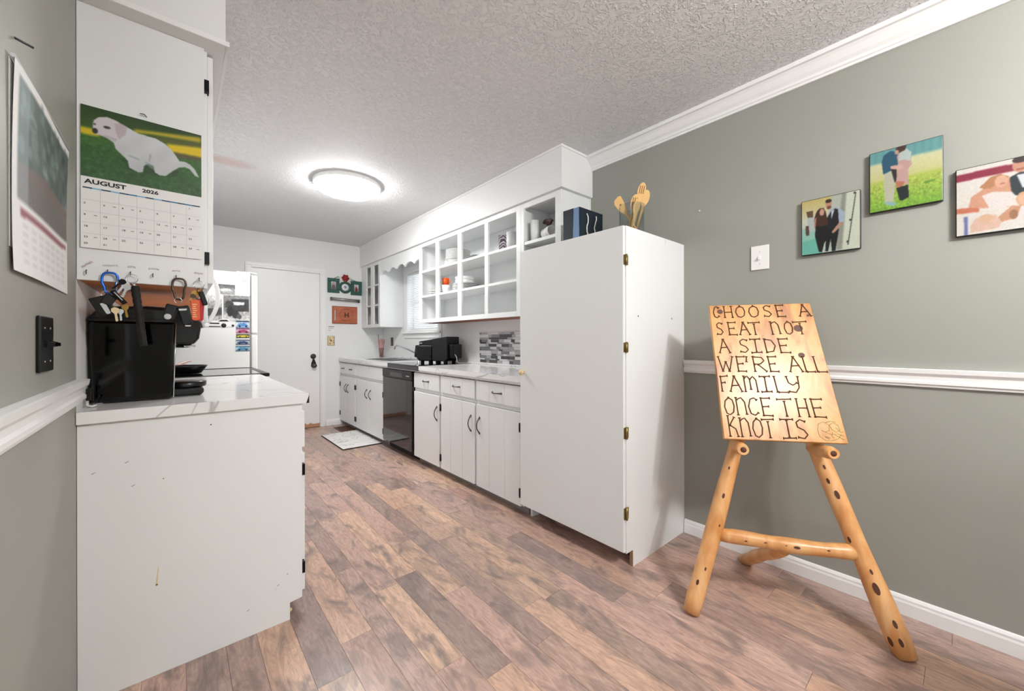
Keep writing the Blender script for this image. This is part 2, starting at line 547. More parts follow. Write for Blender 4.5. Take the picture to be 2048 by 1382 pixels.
# ------------------------------------------------------------------ painted prints (colour per vertex on a fine grid)
class Ras:
    def __init__(s, w, h, bg=(255, 255, 255)):
        s.w, s.h = w, h
        s.a = np.zeros((h, w, 3)) + np.array(bg, float)
        s.X, s.Y = np.meshgrid(np.linspace(0, 1, w), np.linspace(0, 1, h))
    def mask_poly(s, pts):
        m = np.zeros((s.h, s.w), bool); n = len(pts)
        for i in range(n):
            x0, y0 = pts[i]; x1, y1 = pts[(i + 1) % n]
            if y0 == y1: continue
            c = ((s.Y >= min(y0, y1)) & (s.Y < max(y0, y1)))
            xi = x0 + (s.Y - y0) * (x1 - x0) / (y1 - y0)
            m ^= c & (s.X < xi)
        return m
    def put(s, m, c, al=1.0):
        s.a[m] = s.a[m] * (1 - al) + np.array(c, float) * al
        return s
    def poly(s, pts, c, al=1.0): return s.put(s.mask_poly(pts), c, al)
    def ell(s, cx, cy, rx, ry, c, al=1.0):
        return s.put(((s.X - cx) / rx) ** 2 + ((s.Y - cy) / ry) ** 2 < 1, c, al)
    def grad(s, y0, y1, c0, c1):
        m = (s.Y >= y0) & (s.Y <= y1)
        t = ((s.Y - y0) / (y1 - y0))[..., None]
        s.a = np.where(m[..., None], np.array(c0, float) * (1 - t) + np.array(c1, float) * t, s.a)
        return s
    def noise(s, amp, cell=1, mask=None):
        hh, ww = s.h // cell + 2, s.w // cell + 2
        n = rng.normal(0, 1, (hh, ww))
        n = np.kron(n, np.ones((cell, cell)))[:s.h, :s.w]
        if cell > 1: n = s._blur(n[..., None], cell // 2)[..., 0]
        n = n[..., None] * amp
        if mask is not None: n = n * mask[..., None]
        s.a = s.a * (1 + n)
        return s
    def _blur(s, a, k):
        for ax in (0, 1):
            b2 = np.zeros_like(a); c = 0
            for d in range(-k, k + 1):
                idx = np.clip(np.arange(a.shape[ax]) + d, 0, a.shape[ax] - 1)
                b2 += np.take(a, idx, axis=ax); c += 1
            a = b2 / c
        return a
    def blur(s, k=1):
        s.a = s._blur(s.a, k); return s
    def obj(s, name, origin, ex, ey, material, parent, bend=None, dens=1.0):
        """origin = top-left corner, ex along the width, ey along the height (downwards)"""
        o_ = np.array(origin, float); ex = np.array(ex, float); ey = np.array(ey, float)
        P = o_ + s.X[..., None] * ex + s.Y[..., None] * ey
        if bend is not None: P = P + bend(s.X, s.Y)
        org = np.array(world_loc(parent)) if parent is not None else o_
        me = bpy.data.meshes.new(name)
        idx = np.arange(s.w * s.h).reshape(s.h, s.w)
        q = np.stack([idx[1:, :-1], idx[1:, 1:], idx[:-1, 1:], idx[:-1, :-1]], -1).reshape(-1, 4)
        me.from_pydata((P.reshape(-1, 3) - org).tolist(), [], q.tolist())
        ca = me.color_attributes.new('Col', 'FLOAT_COLOR', 'POINT')
        a = np.clip(s.a.reshape(-1, 3) / 255.0, 0, 1)
        a = np.where(a <= 0.04045, a / 12.92, ((a + 0.055) / 1.055) ** 2.4) * dens
        ca.data.foreach_set('color', np.concatenate([a, np.ones((len(a), 1))], 1).astype(np.float32).ravel())
        me.materials.append(MATS[material]); me.update()
        o = bpy.data.objects.new(name, me); col.objects.link(o)
        if parent is not None: o.parent = parent
        else: o.location = o_
        return o

def quadconv(TL, TR, BR, BL):
    def f(pts):
        out = []
        for x, y in pts:
            sx = (x - (TL[0] + BL[0]) / 2) / ((TR[0] + BR[0]) / 2 - (TL[0] + BL[0]) / 2)
            top = TL[1] + sx * (TR[1] - TL[1]); bot = BL[1] + sx * (BR[1] - BL[1])
            out.append((sx, (y - top) / (bot - top)))
        return out
    return f

# ================================================================== THE SETTING
W, BK, LW, P, H = 2.274, 5.52, -0.236, 1.786, 2.44
CT = 0.8985          # right worktop height
CTL = 0.9136         # left worktop height

# floor: a screed with vinyl planks laid along the kitchen
floor = struct('floor', B_(-3.1, 2.40, -3.4, 5.66, -0.06, -0.004), 'seam_dark')
seams = [-0.40, -0.30, -0.19, -0.09, 0.022, 0.135, 0.23, 0.345, 0.46, 0.578, 0.666, 0.78, 0.892, 1.007, 1.105, 1.218, 1.325, 1.425, 1.54, 1.64, 1.755, 1.85, 1.96, 2.07, 2.17, W - 0.0005]
ends_seed = random.Random(11)
for x0, x1 in zip(seams[:-1], seams[1:]):
    y = -0.75 - ends_seed.uniform(0, 0.9)
    while y < BK - 0.002:
        ln = ends_seed.choice([0.55, 0.72, 0.9, 1.1])
        y1 = min(y + ln, BK - 0.001)
        if y1 - max(y, -0.499) > 0.02:
            part('plank', B_(x0 + 0.0005, x1 - 0.0005, max(y, -0.499) + 0.0005, y1 - 0.0005, -0.004, 0.0), 'vinyl_plank', floor, origin=((x0 + x1) / 2, (y + y1) / 2, 0))
        y = y1
# the rest of the dining room floor, behind and beside the camera
rest = MB().box(-3.0, -0.4005, -3.3, 0.6, -0.004, 0).box(-0.4, W - 0.001, -3.3, -0.5, -0.004, -0.0005)
part('dining_floor', rest, 'vinyl_plank', floor)

ceil = part('ceiling', B_(-3.1, 2.40, -3.4, 5.66, H, H + 0.08), 'ceiling_texture', origin=(0, 0, 0))
ceil['kind'] = 'structure'

struct('wall_right', B_(W, W + 0.12, -3.4, 1.76, 0, H), 'wall_grey')
WY0, WY1, WZ0, WZ1 = 3.91, 4.745, 1.247, 2.025     # kitchen window opening
wr = MB().box(W, W + 0.12, 1.76, WY0, 0, H).box(W, W + 0.12, WY1, BK, 0, H).box(W, W + 0.12, WY0, WY1, 0, WZ0).box(W, W + 0.12, WY0, WY1, WZ1, H)
struct('wall_right_kitchen', wr, 'wall_white')
DX0, DX1, DZ = 0.668, 1.428, 2.012               # back door opening
wb = MB().box(LW - 0.12, DX0, BK, BK + 0.12, 0, H).box(DX1, W + 0.12, BK, BK + 0.12, 0, H).box(DX0, DX1, BK, BK + 0.12, DZ, H)
struct('wall_back', wb, 'wall_white')
struct('wall_left', B_(LW - 0.12, LW, 0.6, P, 0, H), 'wall_grey')
struct('wall_left_kitchen', B_(LW - 0.12, LW, P, BK, 0, H), 'wall_white')
struct('wall_dining_side', B_(-3.12, LW - 0.12, 0.6, 0.72, 0, H), 'wall_grey')
struct('wall_dining_left', MB().box(-3.12, -3.0, -3.4, -2.1, 0, H).box(-3.12, -3.0, -0.5, 0.6, 0, H).box(-3.12, -3.0, -2.1, -0.5, 0, 0.85).box(-3.12, -3.0, -2.1, -0.5, 2.05, H), 'wall_grey')
struct('wall_front', MB().box(-3.0, -2.3, -3.42, -3.3, 0, H).box(-0.5, W, -3.42, -3.3, 0, H).box(-2.3, -0.5, -3.42, -3.3, 2.07, H), 'wall_grey')

# crown moulding, chair rails, baseboards
def profile_y(pts, y0, y1):
    """pts (x, z) closed; extruded along y"""
    return MB().prism([(x, y0, z) for x, z in pts], (0, y1 - y0, 0))
cr = [(0, 2.346), (-0.012, 2.346), (-0.014, 2.356), (-0.020, 2.360), (-0.022, 2.372), (-0.034, 2.384), (-0.050, 2.408), (-0.060, 2.418), (-0.072, 2.420), (-0.074, 2.4395), (0, 2.4395)]
struct('trim_1', profile_y([(W - 0.0005 + x, z) for x, z in cr], -3.3, 1.7445), 'trim_white')
rail = [(x_, z_ + 0.0145) for x_, z_ in [(0, 0.928), (-0.010, 0.928), (-0.012, 0.936), (-0.017, 0.940), (-0.017, 0.950), (-0.012, 0.956), (-0.013, 0.970), (-0.022, 0.982), (-0.024, 0.998), (-0.020, 1.000), (0, 1.000)]]
struct('trim_2', profile_y([(W - 0.0005 + x, z) for x, z in rail], -3.3, 1.0745), 'trim_white')
struct('trim_3', profile_y([(LW + 0.0005 - x * 1.15, z) for x, z in reversed(rail)], 0.6, 1.80), 'trim_white')
base = [(0, 0.0005), (-0.014, 0.0005), (-0.014, 0.050), (-0.011, 0.058), (-0.011, 0.066), (-0.006, 0.074), (0, 0.078)]
struct('baseboard_right', profile_y([(W - 0.0005 + x, z) for x, z in base], -3.3, 1.0745), 'trim_white')
struct('baseboard_back', MB().prism([(1.492, BK - 0.0005 + x, z) for x, z in base], (1.705 - 1.492, 0, 0)), 'trim_white')

# soffits above the cabinets
struct('soffit_right', B_(1.943, W - 0.0005, 1.745, BK - 0.0005, 2.1575, H - 0.0005), 'wall_white')
struct('trim_4', MB().box(1.935, 1.9425, 1.737, BK - 0.001, 2.424, H - 0.0005).box(1.9425, W - 0.076, 1.737, 1.7445, 2.424, H - 0.0005), 'trim_white')
struct('soffit_left', B_(LW + 0.0005, 0.134, 1.728, BK - 0.0005, 2.188, H - 0.0005), 'wall_white')
struct('trim_5', MB().box(LW + 0.001, 0.145, 1.7205, 1.7275, 2.188, 2.205).box(0.1345, 0.145, 1.7275, BK - 0.001, 2.188, 2.205), 'trim_white')

# back door with casing, knob and deadbolt
door = struct('door_1', B_(DX0 + 0.004, DX1 - 0.004, BK + 0.018, BK + 0.058, 0.045, DZ - 0.004), 'trim_white', 0.002)
rag = [(DX0 + 0.004, 0.004)]
n = 26
for i in range(n + 1):
    rag.append((DX0 + 0.004 + (DX1 - DX0 - 0.008) * i / n, 0.052 + random.uniform(-0.012, 0.014)))
rag.append((DX1 - 0.004, 0.004))
part('worn_bottom_edge', MB().prism([(x, BK + 0.0165, z) for x, z in rag], (0, 0.04, 0)), 'bare_board', door, label='bare unpainted strip along the foot of the door')
cas = MB()
for (x0, x1, z0, z1) in ((DX0 - 0.062, DX0, 0, DZ + 0.062), (DX1, DX1 + 0.062, 0, DZ + 0.062), (DX0, DX1, DZ, DZ + 0.062)):
    cas.box(x0, x1, BK - 0.012, BK - 0.0005, z0, z1)
    if x1 - x0 < 0.1:
        cas.box(x0 + 0.012, x1 - 0.02, BK - 0.018, BK - 0.012, z0, DZ + 0.0195)
    else:
        cas.box(x0 - 0.05, x1 + 0.05, BK - 0.018, BK - 0.012, z0 + 0.02, z1 - 0.012)
part('door_casing', cas, 'trim_white', door, 0.003)
part('door_jamb', MB().box(DX0, DX0 + 0.0035, BK, BK + 0.11, 0, DZ).box(DX1 - 0.0035, DX1, BK, BK + 0.11, 0, DZ).box(DX0, DX1, BK, BK + 0.11, DZ - 0.0035, DZ), 'trim_white', door)
kx = 1.346
part('deadbolt', MB().lathe([(0.034, 0), (0.034, 0.006), (0.028, 0.012), (0.016, 0.014), (0.014, 0.02), (0.0, 0.021)], (kx, BK + 0.018, 0.926), 20, (0, -1, 0)), 'dark_steel', door)
kn = MB().lathe([(0.032, 0), (0.03, 0.008), (0.012, 0.014), (0.012, 0.034), (0.024, 0.042), (0.029, 0.054), (0.024, 0.068), (0.0, 0.072)], (kx + 0.004, BK + 0.018, 0.806), 20, (0, -1, 0))
part('door_knob', kn, 'dark_steel', door)
part('knob_hanger', MB().prism([(kx - 0.004, BK + 0.008, 0.896), (kx + 0.014, BK + 0.008, 0.886), (kx + 0.034, BK + 0.008, 0.831), (kx + 0.026, BK + 0.008, 0.796), (kx - 0.012, BK + 0.008, 0.796), (kx - 0.026, BK + 0.008, 0.831)], (0, 0.006, 0)), 'rubber_black', door, label='black tag hung over the door knob')

# kitchen window: frame, sash, pane
win = struct('window_1', MB().box(W - 0.010, W + 0.075, WY1 - 0.03, WY1 + 0.055, WZ0 - 0.005, WZ1 + 0.05).box(W - 0.010, W + 0.075, WY0 - 0.055, WY0 + 0.03, WZ0 - 0.005, WZ1 + 0.05)
             .box(W - 0.010, W + 0.075, WY0 + 0.03, WY1 - 0.03, WZ1 - 0.03, WZ1 + 0.05), 'trim_white', 0.003)
part('window_sill', B_(W - 0.045, W + 0.09, WY0 - 0.075, WY1 + 0.075, WZ0 - 0.028, WZ0 - 0.006), 'trim_white', win, 0.004)
part('apron', B_(W - 0.014, W - 0.0005, WY0 - 0.055, WY1 + 0.055, WZ0 - 0.085, WZ0 - 0.029), 'trim_white', win, 0.003)
part('sash', MB().box(W + 0.08, W + 0.105, WY0 + 0.002, WY0 + 0.045, WZ0, WZ1).box(W + 0.08, W + 0.105, WY1 - 0.045, WY1 - 0.002, WZ0, WZ1).box(W + 0.08, W + 0.105, WY0 + 0.045, WY1 - 0.045, WZ0, WZ0 + 0.045)
     .box(W + 0.08, W + 0.105, WY0 + 0.045, WY1 - 0.045, 1.60, 1.64).box(W + 0.08, W + 0.105, WY0 + 0.045, WY1 - 0.045, WZ1 - 0.045, WZ1), 'trim_white', win)
part('pane', MB().box(W + 0.090, W + 0.094, WY0 + 0.045, WY1 - 0.045, WZ0 + 0.045, 1.60), 'glass_pane', win)
part('pane', MB().box(W + 0.090, W + 0.094, WY0 + 0.045, WY1 - 0.045, 1.64, WZ1 - 0.045), 'glass_pane', win)
# ================================================================== FURNITURE: RIGHT-HAND RUN
def bow_handle(c, axis, out, length=0.09, depth=0.026, r=0.0042):
    """bow pull centred at c, long along axis, standing off along out"""
    c, axis, out = Vector(c), Vector(axis), Vector(out)
    pts = []
    for i in range(11):
        t = i / 10 * 2 - 1
        pts.append(c + axis * (t * length / 2) + out * (depth * (1 - t * t) + 0.001))
    rad = [r * 1.5, r * 1.25] + [r] * 7 + [r * 1.25, r * 1.5]
    mb = MB().tube(pts, rad, 8)
    for t in (-1, 1):
        q = c + axis * (t * length / 2)
        mb.lathe([(r * 2.0, 0), (r * 1.7, 0.004), (0, 0.006)], q, 10, out)
    return mb

FX = 1.690        # face frame plane of the base units
def front_panel(name, y0, y1, z0, z1, unit, boards=1, x=FX, t=0.018):
    """overlay door or drawer front; grooved ones carry separate boards"""
    if boards == 1:
        return part(name, B_(x - t, x - 0.001, y0, y1, z0, z1), 'cab_white', unit, 0.0025)
    d = part(name, B_(x - t + 0.006, x - 0.001, y0, y1, z0, z1), 'cab_white', unit, 0.001)
    cuts = [0, 0.33, 0.68, 1.0] if boards == 3 else [i / boards for i in range(boards + 1)]
    for a, b in zip(cuts[:-1], cuts[1:]):
        ya, yb = y0 + (y1 - y0) * a, y0 + (y1 - y0) * b
        part('board', B_(x - t, x - t + 0.0058, ya + (0.0012 if a > 0 else 0), yb - (0.0012 if b < 1 else 0), z0, z1), 'cab_white', d, 0.0012)
    return d

def hinge_black(y, z, unit, x=FX, side=1):
    return part('hinge', MB().box(x - 0.022, x - 0.0005, y - 0.004 * side, y + 0.010 * side, z - 0.026, z + 0.026).tube([(x - 0.022, y, z - 0.03), (x - 0.022, y, z + 0.03)], 0.005, 8), 'black_metal', unit)

def base_unit(label, y0, y1, sink=False):
    u = thing('base_cabinet', label, 'cabinet', (1.98, (y0 + y1) / 2, 0), 'white base cabinets along the right wall')
    body = MB().box(FX + 0.012, W - 0.001, y0 + 0.001, y1 - 0.001, 0.068, CT - (0.175 if sink else 0.042))
    part('body', body, 'cab_white', u)
    ff = MB().box(FX, FX + 0.0115, y0 + 0.001, y0 + 0.02, 0.060, CT - 0.042).box(FX, FX + 0.0115, y1 - 0.02, y1 - 0.001, 0.060, CT - 0.042)
    for z0, z1 in ((0.060, 0.085), (0.663, 0.70), (CT - 0.062, CT - 0.042)):
        ff.box(FX, FX + 0.0115, y0 + 0.02, y1 - 0.02, z0, z1)
    part('face_frame', ff, 'cab_white', u, 0.0015)
    part('toe_kick', B_(1.735, 1.75, y0 + 0.001, y1 - 0.001, 0.0005, 0.0675), 'toe_grey', u)
    return u

DZ0, DZ1, RZ0, RZ1 = 0.062, 0.662, 0.696, 0.834
u1 = base_unit('narrow white base cabinet with two small drawers in the corner by the back door', 4.910, BK - 0.001)
for (a, b, hy, hs) in ((5.230, 5.507, 5.502, -1), (4.922, 5.216, 4.927, 1)):
    dr = front_panel('drawer', a, b, RZ0, RZ1, u1)
    part('handle', bow_handle((FX - 0.018, (a + b) / 2, 0.763), (0, 1, 0), (-1, 0, 0), 0.07), 'dark_steel', dr)
    d = front_panel('door', a, b, DZ0, DZ1, u1)
    part('handle', bow_handle((FX - 0.018, 5.262 if a > 5.2 else 5.182, 0.51), (0, 0, 1), (-1, 0, 0), 0.10), 'dark_steel', d)
    for z in (0.16, 0.55): hinge_black(hy, z, u1, side=hs)
u2 = base_unit('white sink base cabinet with two blank panels above two doors beside the dishwasher', 4.037, 4.908, sink=True)
for (a, b, hy, hs) in ((4.480, 4.896, 4.891, -1), (4.052, 4.464, 4.057, 1)):
    front_panel('drawer_front', a, b, RZ0, RZ1, u2)
    d = front_panel('door', a, b, DZ0, DZ1, u2)
    part('handle', bow_handle((FX - 0.018, 4.528 if a > 4.4 else 4.413, 0.51), (0, 0, 1), (-1, 0, 0), 0.10), 'dark_steel', d)
    for z in (0.16, 0.55): hinge_black(hy, z, u2, side=hs)
specs = [(2.872, 3.352, 1, 'white base cabinet with plain drawer front directly beside the black dishwasher', 2.92, 3.347, -1),
         (2.361, 2.870, 3, 'white base cabinet with grooved door, middle one between dishwasher and tall cabinet', 2.415, 2.858, -1),
         (1.846, 2.359, 3, 'white base cabinet with grooved door next to the tall white cabinet', 2.305, 1.862, 1)]
for y0, y1, nb, lab, hy, hg, hs in specs:
    u = base_unit(lab, y0, y1)
    a, b = y0 + 0.014, y1 - 0.012
    dr = front_panel('drawer', a, b, RZ0, RZ1, u, nb)
    part('handle', bow_handle((FX - 0.018, (a + b) / 2, 0.768), (0, 1, 0), (-1, 0, 0), 0.10), 'dark_steel', dr)
    d = front_panel('door', a, b, DZ0, DZ1, u, nb)
    part('handle', bow_handle((FX - 0.018, hy, 0.51), (0, 0, 1), (-1, 0, 0), 0.115), 'dark_steel', d)
    for z in (0.15, 0.57): hinge_black(hg, z, u, side=hs)

# dishwasher
dw = thing('dishwasher', 'black dishwasher under the right worktop', 'dishwasher', (1.97, 3.665, 0))
part('body', B_(1.70, W - 0.002, 3.362, 4.028, 0.09, CT - 0.046), 'black_matte', dw)
part('door', B_(1.657, 1.699, 3.360, 4.030, 0.088, 0.752), 'black_gloss', dw, 0.006)
cp = part('control_panel', B_(1.652, 1.699, 3.360, 4.030, 0.754, 0.838), 'black_plastic', dw, 0.006)
part('recessed_handle', B_(1.6508, 1.6522, 3.55, 3.83, 0.772, 0.812), 'black_gloss', cp)
for k in range(4):
    part('button', B_(1.6506, 1.6522, 3.455 - k * 0.018, 3.465 - k * 0.018, 0.788, 0.796), 'label_silver', cp)
part('kick_plate', B_(1.735, 1.75, 3.362, 4.028, 0.0005, 0.087), 'black_matte', dw)

# worktop with a cut-out for the sink and a black glass hob set in above the dishwasher
SK = (1.79, 2.16, 4.215, 4.875)
wt = thing('worktop', 'white marbled worktop along the right wall with sink cut-out', 'worktop', (1.96, 3.6, CT - 0.04))
slab = MB()
for (x0, x1, y0, y1) in ((1.655, W - 0.001, SK[3], BK - 0.001), (1.655, SK[0], SK[2], SK[3]), (SK[1], W - 0.001, SK[2], SK[3]), (1.655, W - 0.001, 3.895, SK[2]), (1.655, W - 0.001, 1.838, 3.22), (2.235, W - 0.001, 3.22, 3.895)):
    slab.box(x0, x1, y0, y1, CT - 0.038, CT)
part('slab', slab, 'marble', wt)
part('upstand', B_(W - 0.014, W - 0.001, 1.838, BK - 0.001, CT, CT + 0.018), 'marble', wt, 0.004)
part('under_strip', B_(1.664, 1.676, 1.846, BK - 0.002, CT - 0.054, CT - 0.0385), 'cab_white', wt)
hob = thing('glass_hob', 'black glass hob let into the worktop above the dishwasher', 'hob', (1.94, 3.56, CT - 0.04))
part('glass_top', B_(1.650, 2.233, 3.222, 3.893, CT - 0.006, CT + 0.003), 'black_gloss', hob, 0.002)
part('front_edge', B_(1.650, 1.662, 3.222, 3.893, CT - 0.045, CT - 0.0065), 'dark_steel', hob, 0.002)
part('frame', MB().box(1.668, 2.233, 3.222, 3.893, CT - 0.036, CT - 0.0065), 'black_matte', hob)

# sink and tap
sk = thing('kitchen_sink', 'stainless steel sink set in the right worktop below the window', 'sink', (1.975, 4.53, CT - 0.16))
rim = MB()
for (x0, x1, y0, y1) in ((SK[0] - 0.012, SK[1] + 0.012, SK[2] - 0.012, SK[2] + 0.010), (SK[0] - 0.012, SK[1] + 0.012, SK[3] - 0.010, SK[3] + 0.012), (SK[0] - 0.012, SK[0] + 0.010, SK[2] + 0.010, SK[3] - 0.010), (SK[1] - 0.010, SK[1] + 0.012, SK[2] + 0.010, SK[3] - 0.010),
                         (SK[0] + 0.010, SK[1] - 0.010, 4.52, 4.54)):
    rim.box(x0, x1, y0, y1, CT + 0.0005, CT + 0.005)
part('rim', rim, 'steel', sk, 0.002)
for ya, yb in ((SK[2] + 0.002, 4.528), (4.532, SK[3] - 0.002)):
    bs = MB().box(SK[0] + 0.002, SK[0] + 0.005, ya, yb, CT - 0.15, CT).box(SK[1] - 0.005, SK[1] - 0.002, ya, yb, CT - 0.15, CT).box(SK[0] + 0.005, SK[1] - 0.005, ya, ya + 0.003, CT - 0.15, CT).box(SK[0] + 0.005, SK[1] - 0.005, yb - 0.003, yb, CT - 0.15, CT).box(SK[0] + 0.002, SK[1] - 0.002, ya, yb, CT - 0.153, CT - 0.15)
    part('basin', bs, 'steel', sk)
tp = thing('kitchen_tap', 'chrome kitchen tap with long swivel spout behind the sink', 'tap', (2.215, 4.26, CT))
part('base', MB().lathe([(0.03, 0.0005), (0.028, 0.014), (0.018, 0.03), (0.016, 0.06), (0.012, 0.066), (0, 0.068)], (2.205, 4.26, CT), 16), 'chrome', tp)
part('spout', MB().tube([(2.205, 4.26, CT + 0.05), (2.19, 4.30, CT + 0.075), (2.15, 4.45, CT + 0.125), (2.115, 4.60, CT + 0.163), (2.105, 4.66, CT + 0.168), (2.10, 4.70, CT + 0.155), (2.099, 4.71, CT + 0.125)], [0.011, 0.010, 0.009, 0.009, 0.009, 0.009, 0.010], 10), 'chrome', tp)
part('lever', MB().tube([(2.205, 4.26, CT + 0.066), (2.21, 4.22, CT + 0.09), (2.22, 4.17, CT + 0.098)], [0.008, 0.006, 0.007], 8), 'chrome', tp)

# tall pantry cabinet
TX, TY0, TY1, TT = 1.647, 1.0785, 1.8225, 1.694
tc = thing('pantry_cabinet', 'tall white pantry cabinet with one plain door and brass hinges', 'cabinet', (1.96, 1.446, 0))
part('side_panel', MB().prism([(TX + 0.021, TY0, 0.084), (1.725, TY0, 0.084), (1.727, TY0, 0.0005), (W - 0.001, TY0, 0.0005), (W - 0.001, TY0, TT), (TX + 0.021, TY0, TT)], (0, 0.018, 0)), 'cab_white', tc)
part('side_panel', MB().prism([(TX + 0.021, TY1 - 0.018, 0.084), (1.725, TY1 - 0.018, 0.084), (1.727, TY1 - 0.018, 0.0005), (W - 0.001, TY1 - 0.018, 0.0005), (W - 0.001, TY1 - 0.018, TT), (TX + 0.021, TY1 - 0.018, TT)], (0, 0.018, 0)), 'cab_white', tc)
part('raw_edge', B_(1.7215, 1.7255, TY0 + 0.0005, TY0 + 0.0175, 0.001, 0.083), 'particle_board', tc, label='bare chipboard edge at the toe of the side panel')
part('body', MB().box(TX + 0.021, W - 0.001, TY0 + 0.0185, TY1 - 0.0185, TT - 0.018, TT - 0.0003).box(TX + 0.021, W - 0.001, TY0 + 0.0185, TY1 - 0.0185, 0.085, 0.103).box(W - 0.008, W - 0.001, TY0 + 0.0185, TY1 - 0.0185, 0.1035, TT - 0.0185), 'cab_white', tc)
part('toe_board', B_(1.80, 1.815, TY0 + 0.0185, TY1 - 0.0185, 0.0005, 0.0845), 'seam_dark', tc)
td = part('door', B_(TX, TX + 0.0195, TY0 + 0.002, TY1 + 0.012, 0.092, TT - 0.001), 'cab_white', tc, 0.004)
part('knob', MB().lathe([(0.010, 0), (0.008, 0.010), (0.017, 0.016), (0.019, 0.024), (0.013, 0.032), (0, 0.034)], (TX, TY1 - 0.022, 0.931), 16, (-1, 0, 0)), 'cream', td)
for z0, z1 in ((1.498, 1.552), (1.070, 1.123), (0.647, 0.707), (0.252, 0.314)):
    part('hinge', MB().tube([(TX + 0.016, TY0 - 0.005, z0), (TX + 0.016, TY0 - 0.005, z1)], 0.0055, 10).box(TX + 0.020, TX + 0.036, TY0 - 0.0025, TY0 - 0.0003, z0 + 0.003, z1 - 0.003).box(TX + 0.001, TX + 0.016, TY0 - 0.0015, TY0 + 0.0018, z0 + 0.003, z1 - 0.003), 'brass', tc)
for x, z in ((1.776, 1.254), (2.125, 1.253)):
    part('screw_hole', MB().lathe([(0.0045, 0), (0.003, 0.0006), (0, 0.0007)], (x, TY0, z), 10, (0, -1, 0)), 'knot_dark', tc)
part('hairline_crack', MB().tube([(2.05, TY0 - 0.0002, TT - 0.003), (2.056, TY0 - 0.0002, TT - 0.02), (2.05, TY0 - 0.0002, TT - 0.035)], 0.0006, 5), 'toe_grey', tc)

# ------------------------------------------------------------------ wall cabinets, right
UX = 1.965
def upper_frame(y_edges, z0, z1, rail_b=0.04, rail_t=0.042):
    """y_edges: list of (y_low, y_high) stiles"""
    mb = MB()
    ys = [a for s_ in y_edges for a in s_]
    for a, b in y_edges: mb.box(UX, UX + 0.019, a, b, z0, z1)
    st = sorted(y_edges)
    for (a, b), (c, d) in zip(st[:-1], st[1:]):
        mb.box(UX, UX + 0.019, b, c, z0, z0 + rail_b).box(UX, UX + 0.019, b, c, z1 - rail_t, z1)
    return mb
S1, S2 = 1.854, 1.592
ua = thing('wall_cabinet', 'small open white wall cabinet left of the window', 'cabinet', (2.12, 5.19, 1.295), 'open white wall cabinets')
za, zb = 1.306, 2.1565
part('face_frame', upper_frame([(5.330, 5.515), (5.079, 5.176), (4.863, 4.918)], za, zb), 'cab_white', ua, 0.0015)
part('side_panel', B_(UX + 0.0195, W - 0.001, 4.864, 4.880, za, zb), 'cab_white', ua)
part('side_panel', B_(UX + 0.0195, W - 0.001, 5.500, 5.516, za, zb), 'cab_white', ua)
part('bottom_panel', B_(UX + 0.0195, W - 0.001, 4.8805, 5.4995, za + 0.004, za + 0.034), 'cab_white', ua)
part('top_panel', B_(UX + 0.0195, W - 0.001, 4.8805, 5.4995, zb - 0.018, zb), 'cab_white', ua)
for z in (S1, S2): part('shelf', B_(UX + 0.002, W - 0.009, 4.8805, 5.4995, z - 0.009, z + 0.009), 'cab_white', ua)
part('back_panel', B_(W - 0.008, W - 0.001, 4.8805, 5.4995, za + 0.035, zb - 0.019), 'cab_white', ua)

ub = thing('wall_cabinet', 'long open white wall cabinet with plates, between window and tall cabinet', 'cabinet', (2.12, 2.97, 1.305), 'open white wall cabinets')
za = 1.314
stl = [(3.760, 3.804), (3.390, 3.455), (2.984, 3.051), (2.586, 2.634), (2.177, 2.229)]
part('face_frame', upper_frame(stl, za, zb), 'cab_white', ub, 0.0015)
part('side_panel', B_(UX + 0.0195, W - 0.001, 3.788, 3.804, za, zb), 'cab_white', ub)
part('side_panel', B_(UX + 0.0195, W - 0.001, 2.178, 2.194, za, zb), 'cab_white', ub)
part('bottom_panel', B_(UX + 0.0195, W - 0.001, 2.1945, 3.7875, za + 0.010, za + 0.038), 'cab_white', ub)
part('underside', B_(UX + 0.0195, W - 0.002, 2.1945, 3.7875, za + 0.004, za + 0.0095), 'underside_brown', ub, label='bare brown wood under the cabinet')
part('top_panel', B_(UX + 0.0195, W - 0.001, 2.1945, 3.7875, zb - 0.018, zb), 'cab_white', ub)
for z, ya in ((S1, 2.1945), (S2, 2.1945)): part('shelf', B_(UX + 0.002, W - 0.009, ya, 3.7875, z - 0.010, z + 0.010), 'cab_white', ub)
part('back_panel', B_(W - 0.008, W - 0.001, 2.1945, 3.7875, za + 0.039, zb - 0.019), 'cab_white', ub)
part('back_ledge', B_(W - 0.022, W - 0.0085, 2.1945, 3.7875, S1 + 0.055, S1 + 0.070), 'cab_white', ub)

uc = thing('wall_cabinet', 'short open white wall cabinet above the tall pantry cabinet', 'cabinet', (2.12, 1.96, 1.70), 'open white wall cabinets')
za2 = 1.706
part('face_frame', upper_frame([(2.142, 2.1765), (1.772, 1.825)], za2, zb, 0.035), 'cab_white', uc, 0.0015)
part('side_panel', B_(UX + 0.0195, W - 0.001, 1.772, 1.788, za2, zb), 'cab_white', uc)
part('side_panel', B_(UX + 0.0195, W - 0.001, 2.160, 2.1765, za2, zb), 'cab_white', uc)
part('bottom_panel', B_(UX + 0.0195, W - 0.001, 1.7885, 2.1595, za2 + 0.004, za2 + 0.022), 'cab_white', uc)
part('top_panel', B_(UX + 0.0195, W - 0.001, 1.7885, 2.1595, zb - 0.018, zb), 'cab_white', uc)
part('shelf', B_(UX + 0.004, W - 0.009, 1.7885, 2.1595, 1.843, 1.865), 'cab_white', uc)
part('back_panel', B_(W - 0.008, W - 0.001, 1.7885, 2.1595, za2 + 0.023, zb - 0.019), 'cab_white', uc)

